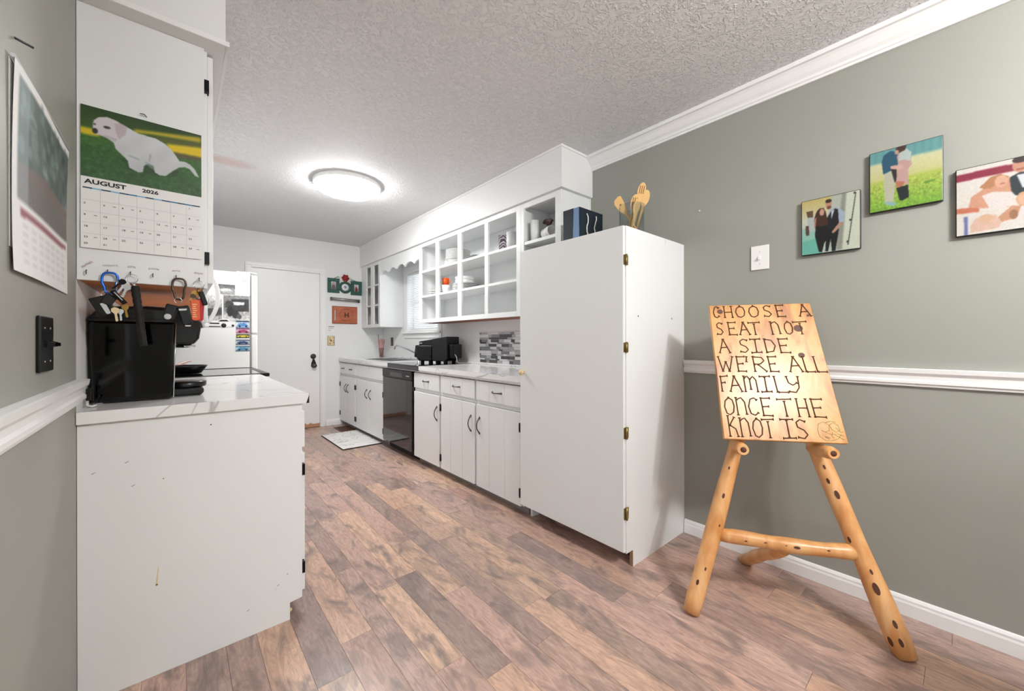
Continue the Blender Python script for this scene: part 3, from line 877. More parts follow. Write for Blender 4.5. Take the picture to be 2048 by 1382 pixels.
# scalloped valance board between the two wall cabinets
va, vb = 3.806, 4.861
edge = []
N_ = 60
for i in range(N_ + 1):
    t = i / N_
    y = vb + (va - vb) * t
    z = 1.962 + 0.045 * abs(math.sin(t * math.pi * 4.5)) ** 0.7 + 0.012 * math.sin(t * math.pi)
    edge.append((UX + 0.003, y, z))
edge += [(UX + 0.003, va, 2.1565), (UX + 0.003, vb, 2.1565)]
tag(part('window_valance', MB().prism(edge, (0.018, 0, 0)), 'cab_white'), 'white valance board with scalloped lower edge above the kitchen window', 'valance')

# venetian blind in the window
bl = thing('venetian_blind', 'white venetian blind in the kitchen window', 'blind', (W + 0.03, (WY0 + WY1) / 2, WZ0))
by0, by1 = WY0 + 0.036, WY1 - 0.036
part('head_rail', B_(W + 0.012, W + 0.045, by0, by1, WZ1 - 0.062, WZ1 - 0.032), 'slat_white', bl, 0.003)
nsl = 31
sl0 = None
for i in range(nsl):
    z = WZ0 + 0.034 + i * (WZ1 - 0.075 - WZ0 - 0.034) / (nsl - 1)
    if sl0 is None:
        a = math.radians(24)
        dx, dz = 0.0115 * math.cos(a), 0.0115 * math.sin(a)
        sl0 = part('slat', MB().prism([(W + 0.028 - dx, by0, z + dz), (W + 0.028, by0, z + 0.0018), (W + 0.028 + dx, by0, z - dz), (W + 0.028 + dx, by0, z - dz - 0.0012), (W + 0.028, by0, z + 0.0006), (W + 0.028 - dx, by0, z + dz - 0.0012)], (0, by1 - by0, 0)), 'slat_white', bl)
        zf = z
    else:
        o = sl0.copy(); col.objects.link(o); o.location.z += z - zf
part('bottom_rail', B_(W + 0.016, W + 0.040, by0, by1, WZ0 + 0.004, WZ0 + 0.018), 'slat_white', bl, 0.002)
for y in (by0 + 0.12, by1 - 0.12):
    part('ladder_cord', MB().tube([(W + 0.0145, y, WZ0 + 0.018), (W + 0.0145, y, WZ1 - 0.062)], 0.001, 6), 'slat_white', bl)
part('tilt_cord', MB().tube([(W - 0.012, WY0 - 0.02, WZ0 + 0.35), (W - 0.013, WY0 - 0.02, WZ0 - 0.05), (W - 0.02, WY0 - 0.02, WZ0 - 0.10)], 0.002, 6), 'slat_white', bl)
# ================================================================== LEFT-HAND RUN
LX = 0.391
lb = thing('base_cabinet', 'white base cabinet under the coffee maker with scuffed plain end panel', 'cabinet', (0.08, 2.4, 0))
ep = part('end_panel', MB().prism([(LW + 0.0015, P, 0.0005), (0.346, P, 0.0005), (0.346, P, 0.069), (LX, P, 0.075), (LX, P, CTL - 0.0395), (LW + 0.0015, P, CTL - 0.0395)], (0, 0.016, 0)), 'cab_white', lb)
part('body', B_(LW + 0.0015, LX - 0.001, P + 0.0165, 3.02, 0.07, CTL - 0.0395), 'cab_white', lb)
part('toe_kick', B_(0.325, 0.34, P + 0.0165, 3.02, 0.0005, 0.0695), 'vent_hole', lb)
for k, (a, b) in enumerate(((P + 0.03, 2.40), (2.42, 3.0))):
    d = part('door', B_(LX, LX + 0.017, a, b, 0.085, 0.66), 'cab_white', lb, 0.002)
    part('handle', bow_handle((LX + 0.017, b - 0.04 if k == 0 else a + 0.04, 0.5), (0, 0, 1), (1, 0, 0), 0.10), 'dark_steel', d)
    dr = part('drawer', B_(LX, LX + 0.017, a, b, 0.685, 0.835), 'cab_white', lb, 0.002)
    part('handle', bow_handle((LX + 0.017, (a + b) / 2, 0.76), (0, 1, 0), (1, 0, 0), 0.10), 'dark_steel', dr)
for z in (0.191, 0.597):
    part('hinge', B_(LX + 0.0005, LX + 0.012, P + 0.004, P + 0.029, z - 0.023, z + 0.023), 'black_metal', lb)
# scuffs and nail marks on the end panel
part('scratch', MB().prism([(-0.050, P, 0.366), (-0.048, P, 0.366), (-0.0515, P, 0.308), (-0.0565, P, 0.305)], (0, -0.0004, 0)), 'cream', lb, label='pale vertical scratch in the paint')
for x, z, r in ((-0.0535, 0.3065, 0.0035), (0.093, 0.828, 0.0025), (-0.036, 0.662, 0.002), (0.337, 0.189, 0.002), (0.295, 0.145, 0.0012)):
    part('nail_mark', MB().lathe([(r, 0), (r * 0.7, 0.0005), (0, 0.0006)], (x, P, z), 8, (0, -1, 0)), 'chip_brown', lb)
for x, z in ((-0.13, 0.735), (-0.205, 0.715), (-0.115, 0.655), (0.20, 0.10), (0.30, 0.155)):
    part('scuff', MB().prism([(x, P, z), (x + 0.008, P, z + 0.004), (x + 0.010, P, z + 0.003), (x + 0.002, P, z - 0.002)], (0, -0.0003, 0)), 'pen_grey', lb)
part('pipe_stub', MB().ball((0.352, P + 0.03, 0.022), 0.008), 'cream', lb)

lw_ = thing('worktop', 'white marbled worktop under the black coffee maker', 'worktop', (0.09, 2.4, CTL - 0.038))
part('slab', B_(LW + 0.0015, 0.4135, P - 0.020, 3.02, CTL - 0.038, CTL), 'marble', lw_, 0.0015)
part('bare_corner', MB().prism([(0.4138, P - 0.0203, CTL - 0.038), (0.4138, P - 0.0203, CTL - 0.004), (0.4025, P - 0.0203, CTL - 0.038)], (0, 0.004, 0)), 'black_matte', lw_, label='dark bare corner where the laminate has come off')
part('bare_edge', B_(0.4138, 0.415, P - 0.016, 3.02, CTL - 0.038, CTL - 0.002), 'black_matte', lw_, label='dark unfinished front edge')
part('upstand', B_(LW + 0.0015, LW + 0.012, P + 0.50, 3.02, CTL, CTL + 0.02), 'marble', lw_)

# wall cabinet, left
lu = thing('wall_cabinet', 'white wall cabinet hung with calendar and keys above the coffee maker', 'cabinet', (-0.08, 2.4, 1.324))
part('side_panel', B_(LW + 0.0015, 0.0755, P, P + 0.016, 1.324, 2.1875), 'cab_white', lu, 0.001)
part('body', B_(LW + 0.0015, 0.0735, P + 0.0165, 3.02, 1.339, 2.1875), 'cab_white', lu)
part('underside', B_(LW + 0.0015, 0.0735, P + 0.0165, 3.02, 1.327, 1.3385), 'underside_wood', lu, label='bare orange wood underside')
part('face_frame', B_(0.0740, 0.0845, P + 0.0165, 3.02, 1.324, 2.1875), 'cab_white', lu)
for a, b in ((P + 0.03, 2.40), (2.42, 3.0)):
    d = part('door', B_(0.0850, 0.1025, a, b, 1.344, 2.18), 'cab_white', lu, 0.002)
    part('handle', bow_handle((0.1025, b - 0.04, 1.45), (0, 0, 1), (1, 0, 0), 0.10), 'dark_steel', d)
for z in (2.055, 1.432):
    part('hinge', B_(0.0760, 0.0895, P - 0.001, P + 0.028, z - 0.0215, z + 0.0215), 'black_metal', lu)

# microwave above the range
mw = thing('microwave', 'white over-the-range microwave behind the hanging keys', 'microwave', (-0.05, 3.41, 1.222))
part('body', B_(LW + 0.0015, 0.120, 3.030, 3.795, 1.222, 1.66), 'white_enamel', mw, 0.004)
part('front', B_(0.1205, 0.140, 3.030, 3.795, 1.235, 1.66), 'white_enamel', mw, 0.004)
hp = []
for i in range(15):
    t = i / 14
    hp.append((0.142 + 0.052 * math.sin(math.pi * t) ** 0.8, 3.075, 1.235 + 0.33 * t))
part('handle', MB().tube(hp, [0.012] * 15, 10), 'white_enamel', mw)
part('vent_grille', B_(0.1405, 0.142, 3.06, 3.78, 1.625, 1.65), 'label_silver', mw)
part('window', B_(0.1405, 0.142, 3.12, 3.58, 1.29, 1.56), 'black_gloss', mw)
lu2 = thing('wall_cabinet', 'white wall cabinet above the microwave', 'cabinet', (-0.08, 3.41, 1.673))
part('body', B_(LW + 0.0015, 0.075, 3.03, 3.795, 1.673, 2.1875), 'cab_white', lu2)
for a, b in ((3.04, 3.405), (3.42, 3.785)):
    part('door', B_(0.0755, 0.093, a, b, 1.69, 2.14), 'cab_white', lu2, 0.002)

# range
rg = thing('kitchen_range', 'white electric range with black glass cooktop between worktop and fridge', 'range', (0.11, 3.41, 0))
part('body', B_(LW + 0.03, 0.425, 3.032, 3.795, 0.0005, 0.893), 'white_enamel', rg, 0.004)
part('oven_door', B_(0.426, 0.455, 3.045, 3.782, 0.16, 0.80), 'white_enamel', rg, 0.006)
part('door_handle', MB().tube([(0.457, 3.09, 0.765), (0.49, 3.11, 0.765), (0.49, 3.715, 0.765), (0.457, 3.735, 0.765)], 0.010, 8), 'black_plastic', rg)
part('cooktop_frame', MB().box(LW + 0.03, 0.470, 3.028, 3.058, 0.894, 0.917).box(LW + 0.03, 0.470, 3.770, 3.80, 0.894, 0.917).box(0.430, 0.470, 3.0585, 3.7695, 0.894, 0.917).box(LW + 0.03, LW + 0.06, 3.0585, 3.7695, 0.894, 0.917), 'black_plastic', rg, 0.006)
part('glass_cooktop', B_(LW + 0.061, 0.4295, 3.0585, 3.7695, 0.896, 0.914), 'black_gloss', rg)
part('back_guard', B_(LW + 0.0015, LW + 0.029, 3.032, 3.795, 0.0005, 1.10), 'white_enamel', rg, 0.004)
for k in range(4):
    part('control_knob', MB().lathe([(0.02, 0), (0.018, 0.018), (0, 0.019)], (0.426, 3.15 + 0.17 * k, 0.845), 12, (1, 0, 0)), 'black_plastic', rg)
# skillet on the range
sp = thing('skillet', 'black skillet holding a pale pink spatula on the cooktop', 'pan', (0.03, 3.36, 0.9175))
part('bowl', MB().lathe([(0.0, 0), (0.095, 0), (0.125, 0.045), (0.130, 0.05), (0.126, 0.051), (0.093, 0.004), (0.0, 0.004)], (0.03, 3.36, 0.9175), 28), 'pan_black', sp)
part('handle', MB().tube([(-0.09, 3.40, 0.955), (-0.15, 3.42, 0.975), (-0.20, 3.44, 0.985)], [0.011, 0.009, 0.011], 8), 'pan_black', sp)
st_ = thing('spatula', 'pale pink spatula lying in the skillet', 'spatula', (0.0, 3.36, 0.93))
part('blade', MB().prism([(-0.03, 3.30, 0.972), (0.04, 3.29, 0.978), (0.052, 3.33, 0.979), (-0.02, 3.35, 0.973)], (0, 0, 0.004)), 'spoon_pink', st_)
part('handle', MB().tube([(0.0, 3.325, 0.975), (0.02, 3.40, 0.982), (0.07, 3.46, 0.995)], 0.006, 8), 'spoon_pink', st_)

# fridge
FY = 3.86
fr = thing('refrigerator', 'white refrigerator with papers and magnets on its side', 'refrigerator', (0.14, 4.2, 0))
part('body', B_(LW + 0.02, 0.456, FY, 4.60, 0.02, 1.692), 'white_enamel', fr, 0.006)
part('gasket', B_(0.457, 0.466, FY + 0.008, 4.592, 0.08, 1.676), 'toe_grey', fr)
fd = part('door', B_(0.467, 0.512, FY, 4.60, 0.07, 1.18), 'white_enamel', fr, 0.010)
part('handle_recess', B_(0.5121, 0.5128, FY + 0.012, FY + 0.022, 1.08, 1.14), 'toe_grey', fd)
fz = part('freezer_door', B_(0.467, 0.512, FY, 4.60, 1.19, 1.676), 'white_enamel', fr, 0.010)
part('handle_recess', B_(0.5121, 0.5128, FY + 0.012, FY + 0.022, 1.44, 1.50), 'toe_grey', fz)
part('hinge_cap', B_(0.44, 0.508, FY + 0.012, FY + 0.06, 1.6925, 1.702), 'label_silver', fr)
part('kick_grille', B_(0.40, 0.456, FY + 0.01, 4.59, 0.0005, 0.019), 'toe_grey', fr)

def sheet(name, x0, x1, z0, z1, y, label, cat, ras=None, material='paper', group=None):
    t = thing(name, label, cat, ((x0 + x1) / 2, y, z0), group)
    part('card', B_(x0, x1, y - 0.0008, y, z0, z1), material, t)
    if ras is not None:
        ras.obj('print', (x0, y - 0.0012, z1), (x1 - x0, 0, 0), (0, 0, -(z1 - z0)), 'print_matte', t)
    return t
yy = FY - 0.0008
r = Ras(60, 40, (245, 245, 243))
for k in range(3):
    r.poly([(0.45 + 0.1 * k, 0.3), (0.5 + 0.1 * k, 0.25), (0.55 + 0.1 * k, 0.42), (0.48 + 0.1 * k, 0.45)], (150, 150, 150), 0.6)
r.poly([(0.12, 0.2), (0.17, 0.2), (0.18, 0.45), (0.13, 0.4)], (150, 150, 150), 0.5)
r.noise(0.02).blur(1)
t = sheet('paper_sheet', 0.360, 0.453, 1.493, 1.689, yy, 'white handwritten sheet at the top of the fridge side', 'paper', r)
part('writing', MB().tube([(0.372, yy - 0.0014, 1.62), (0.376, yy - 0.0014, 1.60), (0.384, yy - 0.0014, 1.618), (0.390, yy - 0.0014, 1.60), (0.40, yy - 0.0014, 1.612), (0.408, yy - 0.0014, 1.603)], 0.0008, 5), 'pen_grey', t)
r = Ras(60, 40, (150, 150, 150)); r.grad(0, 0.45, (95, 95, 95), (140, 140, 140)).grad(0.45, 1, (190, 190, 190), (150, 150, 150))
r.poly([(0.2, 0.5), (0.35, 0.4), (0.7, 0.42), (0.85, 0.62), (0.2, 0.7)], (225, 225, 225)); r.noise(0.18, 2).blur(1)
sheet('photo_print', 0.241, 0.354, 1.494, 1.574, yy, 'small black and white print on the fridge below the white sheet', 'photo', r)
r = Ras(50, 60, (170, 170, 170)); r.grad(0, 0.5, (235, 235, 235), (150, 150, 150)).poly([(0, 0.55), (1, 0.5), (1, 0.8), (0, 0.85)], (70, 70, 72)); r.noise(0.15, 3).blur(1)
sheet('photo_print', 0.170, 0.268, 1.285, 1.485, yy, 'black and white print half hidden behind the microwave handle', 'photo', r)
r = Ras(70, 80, (120, 120, 120)); r.grad(0, 0.35, (150, 150, 150), (110, 110, 110)).grad(0.6, 1, (165, 165, 165), (215, 215, 215))
r.poly([(0.3, 0.15), (0.98, 0.12), (0.98, 0.6), (0.4, 0.62)], (60, 60, 62)).poly([(0.35, 0.25), (0.8, 0.24), (0.8, 0.36), (0.36, 0.38)], (225, 225, 225))
r.ell(0.22, 0.35, 0.17, 0.14, (70, 70, 72)).ell(0.25, 0.6, 0.13, 0.2, (45, 45, 47)).ell(0.45, 0.72, 0.14, 0.16, (50, 50, 52)).ell(0.6, 0.8, 0.1, 0.1, (90, 90, 90)); r.noise(0.2, 2).blur(1)
sheet('photo_print', 0.278, 0.449, 1.278, 1.489, yy, 'large black and white motorcycle print on the fridge side', 'photo', r)
# car cut-out
t = thing('car_cutout', 'white paper cut-out of a sports car on the fridge side', 'cut-out', (0.26, yy, 1.225))
carp = [(0.165, 1.232), (0.168, 1.252), (0.20, 1.262), (0.235, 1.272), (0.262, 1.292), (0.305, 1.294), (0.33, 1.278), (0.348, 1.268), (0.346, 1.242), (0.325, 1.232)]
part('card', MB().prism([(x, yy - 0.002, z) for x, z in carp], (0, 0.0012, 0)), 'paper', t)
cy_ = yy - 0.0024
part('car_windows', MB().prism([(0.246, cy_, 1.274), (0.264, cy_, 1.288), (0.302, cy_, 1.289), (0.318, cy_, 1.277)], (0, -0.0004, 0)), 'ink', t)
for x in (0.283, 0.343):
    part('wheel', MB().lathe([(0.017 if x < 0.3 else 0.009, 0), (0.017 if x < 0.3 else 0.009, 0.0005), (0.004, 0.0006)], (x, cy_, 1.244), 14, (0, -1, 0)), 'ink', t)
part('bumper_line', MB().box(0.19, 0.262, cy_ - 0.0004, cy_, 1.232, 1.238).box(0.195, 0.255, cy_ - 0.0004, cy_, 1.254, 1.264), 'ink', t)
# small coloured car cards
cards = [(0.360, 0.450, 1.224, 1.284, (90, 150, 210), (225, 235, 245), (70, 110, 170), 'small blue sports car card on the fridge, topmost of the column'),
         (0.361, 0.451, 1.182, 1.223, (180, 60, 110), (220, 200, 215), (120, 30, 70), 'small magenta car card on the fridge, under the blue one'),
         (0.361, 0.451, 1.144, 1.176, (214, 200, 60), (120, 120, 60), (60, 60, 30), 'small yellow car card on the fridge'),
         (0.359, 0.452, 1.088, 1.131, (60, 76, 120), (190, 205, 220), (40, 50, 80), 'small navy car card on the fridge, below the yellow one'),
         (0.358, 0.453, 1.036, 1.079, (70, 140, 180), (170, 205, 220), (40, 80, 110), 'small teal car card on the fridge, lowest of the column')]
for x0, x1, z0, z1, c1, c2, c3, lab in cards:
    r = Ras(40, 20, c2); r.grad(0, 0.4, c3, c2).grad(0.7, 1, c2, c3)
    r.poly([(0.08, 0.62), (0.25, 0.38), (0.6, 0.3), (0.95, 0.55), (0.9, 0.75), (0.1, 0.78)], c1).ell(0.27, 0.74, 0.07, 0.14, (25, 25, 28)).ell(0.76, 0.74, 0.07, 0.14, (25, 25, 28)); r.noise(0.12, 2)
    sheet('car_card', x0, x1, z0, z1, yy, lab, 'card', r, group='car cards on the fridge')

# ------------------------------------------------------------------ coffee maker
K0, K1 = 1.945, 2.215
cm = thing('coffee_maker', 'black single-cup coffee maker with smoked water tank', 'coffee maker', (-0.08, 2.08, CTL + 0.0005))
zc = CTL + 0.0008
def xz_prism(pts, y0, y1): return MB().prism([(x, y0, z) for x, z in pts], (0, y1 - y0, 0))
part('base', xz_prism([(-0.205, zc), (0.075, zc), (0.083, zc + 0.012), (0.083, zc + 0.030), (-0.205, zc + 0.030)], K0 + 0.066, K1), 'black_plastic', cm, 0.008)
part('drip_tray', MB().lathe([(0.062, 0), (0.066, 0.004), (0.066, 0.020), (0.060, 0.024), (0.0, 0.024)], (0.028, 2.085, zc + 0.0305), 24), 'black_plastic', cm)
part('column', xz_prism([(-0.213, zc + 0.031), (-0.03, zc + 0.031), (-0.02, 1.2020), (-0.226, 1.2020)], K0 + 0.065, K1), 'black_plastic', cm, 0.010)
hd = part('brew_head', xz_prism([(-0.2315, 1.2040), (-0.020, 1.2040), (-0.020, 1.1370), (-0.008, 1.1180), (0.050, 1.1180), (0.066, 1.1420), (0.074, 1.2020), (0.070, 1.2170), (0.035, 1.2380), (-0.02, 1.2540), (-0.10, 1.2600), (-0.175, 1.2550), (-0.215, 1.2380), (-0.2315, 1.2170)], K0 + 0.010, K1), 'black_plastic', cm, 0.010)
part('handle', xz_prism([(0.018, 1.2480), (0.050, 1.2335), (0.082, 1.2080), (0.086, 1.1870), (0.078, 1.1870), (0.074, 1.2035)], K0 + 0.05, K1 - 0.04), 'label_silver', hd, 0.002)
part('spout_ring', MB().lathe([(0.030, 0), (0.034, 0.012), (0, 0.0125)], (0.026, 2.085, 1.1050), 16), 'chrome', hd)
part('top_inlay', xz_prism([(-0.09, 1.2605), (-0.04, 1.2582), (-0.01, 1.2532), (-0.01, 1.2552), (-0.04, 1.2602), (-0.09, 1.2625)], K0 + 0.03, K1 - 0.03), 'dark_steel', hd)
tank = part('water_tank', MB().prism([(-0.218, K0 + 0.004, zc + 0.003), (-0.012, K0 + 0.004, zc + 0.003), (-0.004, K0 + 0.002, 1.2020), (-0.2315, K0 + 0.002, 1.2020)], (0, 0.058, 0)), 'glass_smoke', cm, 0.008)
part('water', MB().prism([(-0.214, K0 + 0.010, zc + 0.008), (-0.016, K0 + 0.010, zc + 0.008), (-0.013, K0 + 0.010, zc + 0.085), (-0.219, K0 + 0.010, zc + 0.085)], (0, 0.046, 0)), 'glass_tank_lower', tank)
part('tank_lid', MB().prism([(-0.2335, K0, 1.2025), (-0.002, K0, 1.2025), (-0.004, K0, 1.2120), (-0.2315, K0, 1.2120)], (0, 0.0095, 0)), 'black_plastic', tank)
part('tank_edge', MB().tube([(-0.0105, K0 + 0.004, zc + 0.005), (-0.003, K0 + 0.002, 1.2000)], 0.0022, 6), 'chrome', cm)
# plugs behind it
pg = thing('power_plug', 'black plug with white cord in the corner behind the coffee maker', 'plug', (-0.225, 1.89, CTL))
part('plug_body', B_(-0.2285, -0.214, 1.885, 1.905, CTL + 0.022, CTL + 0.062), 'black_plastic', pg, 0.003)
part('cord', MB().tube([(-0.225, 1.895, CTL + 0.024), (-0.224, 1.885, CTL + 0.006), (-0.212, 1.87, CTL + 0.0045), (-0.205, 1.885, CTL + 0.005), (-0.213, 1.91, CTL + 0.004)], 0.0035, 8), 'cord_white', pg)
part('cord', MB().tube([(-0.220, 1.90, CTL + 0.03), (-0.212, 1.905, CTL + 0.016), (-0.206, 1.91, CTL + 0.018), (-0.200, 1.925, CTL + 0.03)], 0.003, 8), 'black_plastic', pg)

# ------------------------------------------------------------------ calendar with puppy on the cabinet side
cal = thing('wall_calendar', 'August calendar with a white puppy photo on the cabinet side', 'calendar', (-0.09, P - 0.001, 1.416))
cx0, cx1, cz0, czm, cz1 = -0.225, 0.067, 1.424, 1.6465, 1.868
cyf = P - 0.0055
part('upper_page', B_(cx0, cx1, P - 0.005, P - 0.001, czm, cz1), 'paper', cal)
part('lower_page', MB().prism([(cx0, P - 0.005, czm), (cx0, P - 0.001, czm), (cx0, P - 0.004, cz0), (cx0, P - 0.008, cz0)], (cx1 - cx0, 0, 0)), 'paper', cal)
pic = Ras(220, 165, (46, 84, 30))
cv = quadconv((55, 78), (998, 328), (998, 812), (50, 640))
pic.grad(0, 0.34, (34, 66, 18), (60, 92, 26)).grad(0.34, 0.55, (58, 104, 30), (52, 104, 40)).grad(0.55, 1.0, (46, 96, 36), (52, 92, 48))
pic.poly(cv([(52, 255), (180, 282), (180, 335), (52, 310)]), (222, 196, 26))
pic.poly(cv([(440, 270), (998, 345), (998, 385), (560, 310), (440, 300)]), (190, 172, 30))
pic.poly(cv([(600, 330), (1000, 390), (1000, 430), (640, 372)]), (88, 96, 30))
pic.poly(cv([(690, 385), (1000, 425), (1000, 500), (740, 452)]), (236, 205, 20))
pic.poly(cv([(750, 450), (1000, 500), (1000, 530), (780, 500)]), (86, 84, 46))
pic.blur(3)
pic.noise(0.10, 4, (pic.Y > 0.4).astype(float)); pic.noise(0.16, 1, (pic.Y > 0.42).astype(float))
sh = pic.mask_poly(cv([(380, 500), (560, 540), (800, 600), (780, 650), (600, 640), (400, 590), (330, 500)]))
pic.put(sh, (30, 52, 28), 0.5)
body = cv([(135, 275), (140, 210), (175, 182), (240, 180), (300, 205), (350, 235), (400, 265), (470, 305), (540, 325), (610, 345), (680, 385), (735, 430), (780, 490), (805, 525), (850, 530), (900, 555), (945, 600), (978, 660), (940, 640), (895, 590), (850, 572), (800, 575), (760, 595), (720, 620), (690, 640), (640, 635), (600, 610), (590, 560), (540, 545), (515, 560), (505, 610), (470, 612), (430, 590), (400, 575), (390, 520), (340, 470), (300, 430), (285, 380), (235, 345), (190, 325), (150, 315), (132, 295)])
mb_ = pic.mask_poly(body)
sx, sy = pic.X[mb_], pic.Y[mb_]
tone = 226 - 40 * np.clip(sy - 0.30 + 0.15 * np.sin(sx * 30) * 0.3, 0, 1) - 4 * np.sin(sx * 22 + sy * 14)
pic.a[mb_] = np.stack([tone - 6, tone - 2, tone + 3], -1)
head = pic.mask_poly(cv([(135, 275), (140, 210), (175, 182), (240, 180), (300, 205), (350, 235), (385, 270), (370, 320), (310, 375), (235, 345), (190, 325), (150, 315), (132, 295)]))
pic.put(head, (226, 214, 222), 0.7)
pic.poly(cv([(292, 230), (335, 225), (385, 262), (372, 318), (325, 352), (302, 305)]), (192, 178, 186), 0.75)
pic.poly(cv([(190, 325), (235, 345), (300, 378), (310, 350), (240, 325)]), (176, 166, 178), 0.5)
for (x, y, rx, ry, c) in ((152, 290, 20, 22, (40, 34, 44)), (237, 262, 26, 10, (50, 44, 54)), (148, 236, 9, 7, (60, 54, 62))):
    q = cv([(x, y), (x + rx, y), (x, y + ry)])
    m = ((pic.X - q[0][0]) / (q[1][0] - q[0][0])) ** 2 + ((pic.Y - q[0][1] - (pic.X - q[0][0]) * -0.05) / max(1e-4, abs(cv([(x, y + ry)])[0][1] - q[0][1]))) ** 2 < 1
    pic.put(m, c)
for ln in ([(390, 470), (470, 500), (480, 520), (395, 485)], [(520, 520), (590, 560), (600, 600), (525, 545)], [(560, 460), (575, 470), (560, 530), (548, 525)]):
    pic.poly(cv(ln), (150, 162, 172), 0.6)
pic.blur(1)
pic.obj('puppy_photo', (cx0, cyf, cz1), (cx1 - cx0, 0, 0), (0, 0, czm - cz1), 'print_satin', cal, dens=0.85)
cyl_ = P - 0.0088
def cal_y(z): return P - 0.0052 - 0.003 * (czm - z) / (czm - cz0) - 0.0006
tm = []
def cal_text(body, size, x, z, bold=0.0, squash=1.0):
    return txt_mesh(body, size, (x, cal_y(z), z), (1, 0, 0), (0, 0, 1), bold=bold, squash=squash)
part('month_lettering', cal_text('AUGUST', 0.019, cx0 + 0.008, 1.6255, 0.0006, 1.25), 'ink', cal)
part('year_lettering', cal_text('2026', 0.016, cx0 + 0.138, 1.6275, 0.0005, 1.25), 'ink', cal)
bars = {'ink_navy': MB(), 'ink_lightblue': MB(), 'ink_blue': MB()}
seq = ['ink_navy', 'ink_lightblue', 'ink_navy', 'ink_lightblue', 'ink_navy', 'ink_blue', 'ink_lightblue', 'ink_navy', 'ink_lightblue', 'ink_navy', 'ink_blue', 'ink_navy', 'ink_blue', 'ink_navy']
for k, nm in enumerate(seq):
    xa = cx0 + 0.004 + k * (cx1 - cx0 - 0.008) / 14
    bars[nm].box(xa, xa + (cx1 - cx0 - 0.008) / 14, cal_y(1.611) - 0.0003, cal_y(1.611) + 0.0008, 1.6095, 1.613)
for nm, m_ in bars.items(): part('weekday_bar', m_, nm, cal)
gl = MB(); nums = []
cw = (cx1 - cx0) / 7
rows_z = [1.594, 1.558, 1.522, 1.487, 1.453]
for k in range(1, 7):
    gl.prism([(cx0 + k * cw, cal_y(1.609) - 0.0002, 1.609), (cx0 + k * cw + 0.0006, cal_y(1.609) - 0.0002, 1.609), (cx0 + k * cw + 0.0006, cal_y(1.427) - 0.0002, 1.427), (cx0 + k * cw, cal_y(1.427) - 0.0002, 1.427)], (0, 0.0004, 0))
for z in rows_z[1:]:
    gl.box(cx0 + 0.003, cx1 - 0.003, cal_y(z + 0.016) - 0.0002, cal_y(z + 0.016) + 0.0002, z + 0.0158, z + 0.0163)
part('grid_lines', gl, 'ink_grey', cal)
day = 1
for rr in range(5):
    for cc in range(7):
        if rr == 0 and cc < 6: continue
        if day > 29: break
        nums.append(cal_text(str(day), 0.0078, cx0 + cc * cw + 0.006, rows_z[rr] + 0.002, 0.0001, 1.2))
        if (day * 7) % 5 in (1, 3): nums.append(cal_text('~', 0.010, cx0 + cc * cw + 0.028, rows_z[rr] + 0.002, 0.0003, 1.2))
        day += 1
nums += [cal_text('30', 0.0078, cx0 + 0.006, 1.435, 0.0001, 1.2), cal_text('31', 0.0078, cx0 + cw + 0.006, 1.435, 0.0001, 1.2)]
part('day_numbers', merge(nums), 'ink', cal)
part('nail', MB().tube([(-0.076, P, 1.883), (-0.081, P - 0.012, 1.885)], 0.0016, 6).tube([(-0.092, P - 0.013, 1.8835), (-0.081, P - 0.012, 1.885)], [0.0014, 0.0018], 6), 'dark_steel', cal)

# ------------------------------------------------------------------ hooks, handwritten tags and keys on the cabinet side
HX = [-0.217, -0.171, -0.119, -0.065, -0.006, 0.056]
HZ = [1.340, 1.345, 1.345, 1.345, 1.345, 1.343]
hook_lab = ['leftmost of the small screw hooks on the cabinet side, nothing on it', 'screw hook holding the blue carabiner', 'screw hook holding the long black grip keys', 'empty screw hook between the black grip and the dark carabiner', 'screw hook holding the dark carabiner', 'screw hook holding the keys with orange tag']
for k, (x, z) in enumerate(zip(HX, HZ)):
    hk = part('screw_hook', MB().tube([(x, P, z + 0.004), (x, P - 0.010, z + 0.004), (x, P - 0.016, z - 0.002), (x, P - 0.013, z - 0.008), (x, P - 0.007, z - 0.007)], 0.0014, 6), 'dark_steel')
    tag(hk, hook_lab[k], 'hook', 'screw hooks under the calendar')
def scribble(x, z, w, rot, n_, seed):
    rr = random.Random(seed); pts = []
    for i in range(n_ * 2 + 1):
        t = i / (n_ * 2)
        u, v = t * w, (0.0035 if i % 2 else -0.0035) * rr.uniform(0.5, 1.2)
        pts.append((x + u * math.cos(rot) - v * math.sin(rot), P - 0.0007, z + u * math.sin(rot) + v * math.cos(rot)))
    return MB().tube(pts, 0.0006, 4)
notes = [(-0.228, 1.352, 0.030, 0.75, 7, 'pen_red', 'slanted red handwriting above the leftmost hook'), (-0.183, 1.363, 0.034, 0.12, 8, 'pen_grey', 'grey handwriting above the blue carabiner'),
         (-0.126, 1.366, 0.018, 0.05, 5, 'pen_grey', 'short grey handwriting above the black grip'), (-0.076, 1.366, 0.026, 0.0, 7, 'pen_grey', 'grey handwriting above the empty middle hook'),
         (-0.016, 1.366, 0.020, 0.0, 6, 'pen_red', 'red handwriting above the dark carabiner'), (0.043, 1.364, 0.024, 0.0, 6, 'pen_red', 'red handwriting above the orange key tag')]
for k, (x, z, w, rot, n_, mt, lab) in enumerate(notes):
    tag(part('handwritten_name', scribble(x, z, w, rot, n_, k + 3), mt), lab, 'handwriting', 'handwritten names above the hooks')

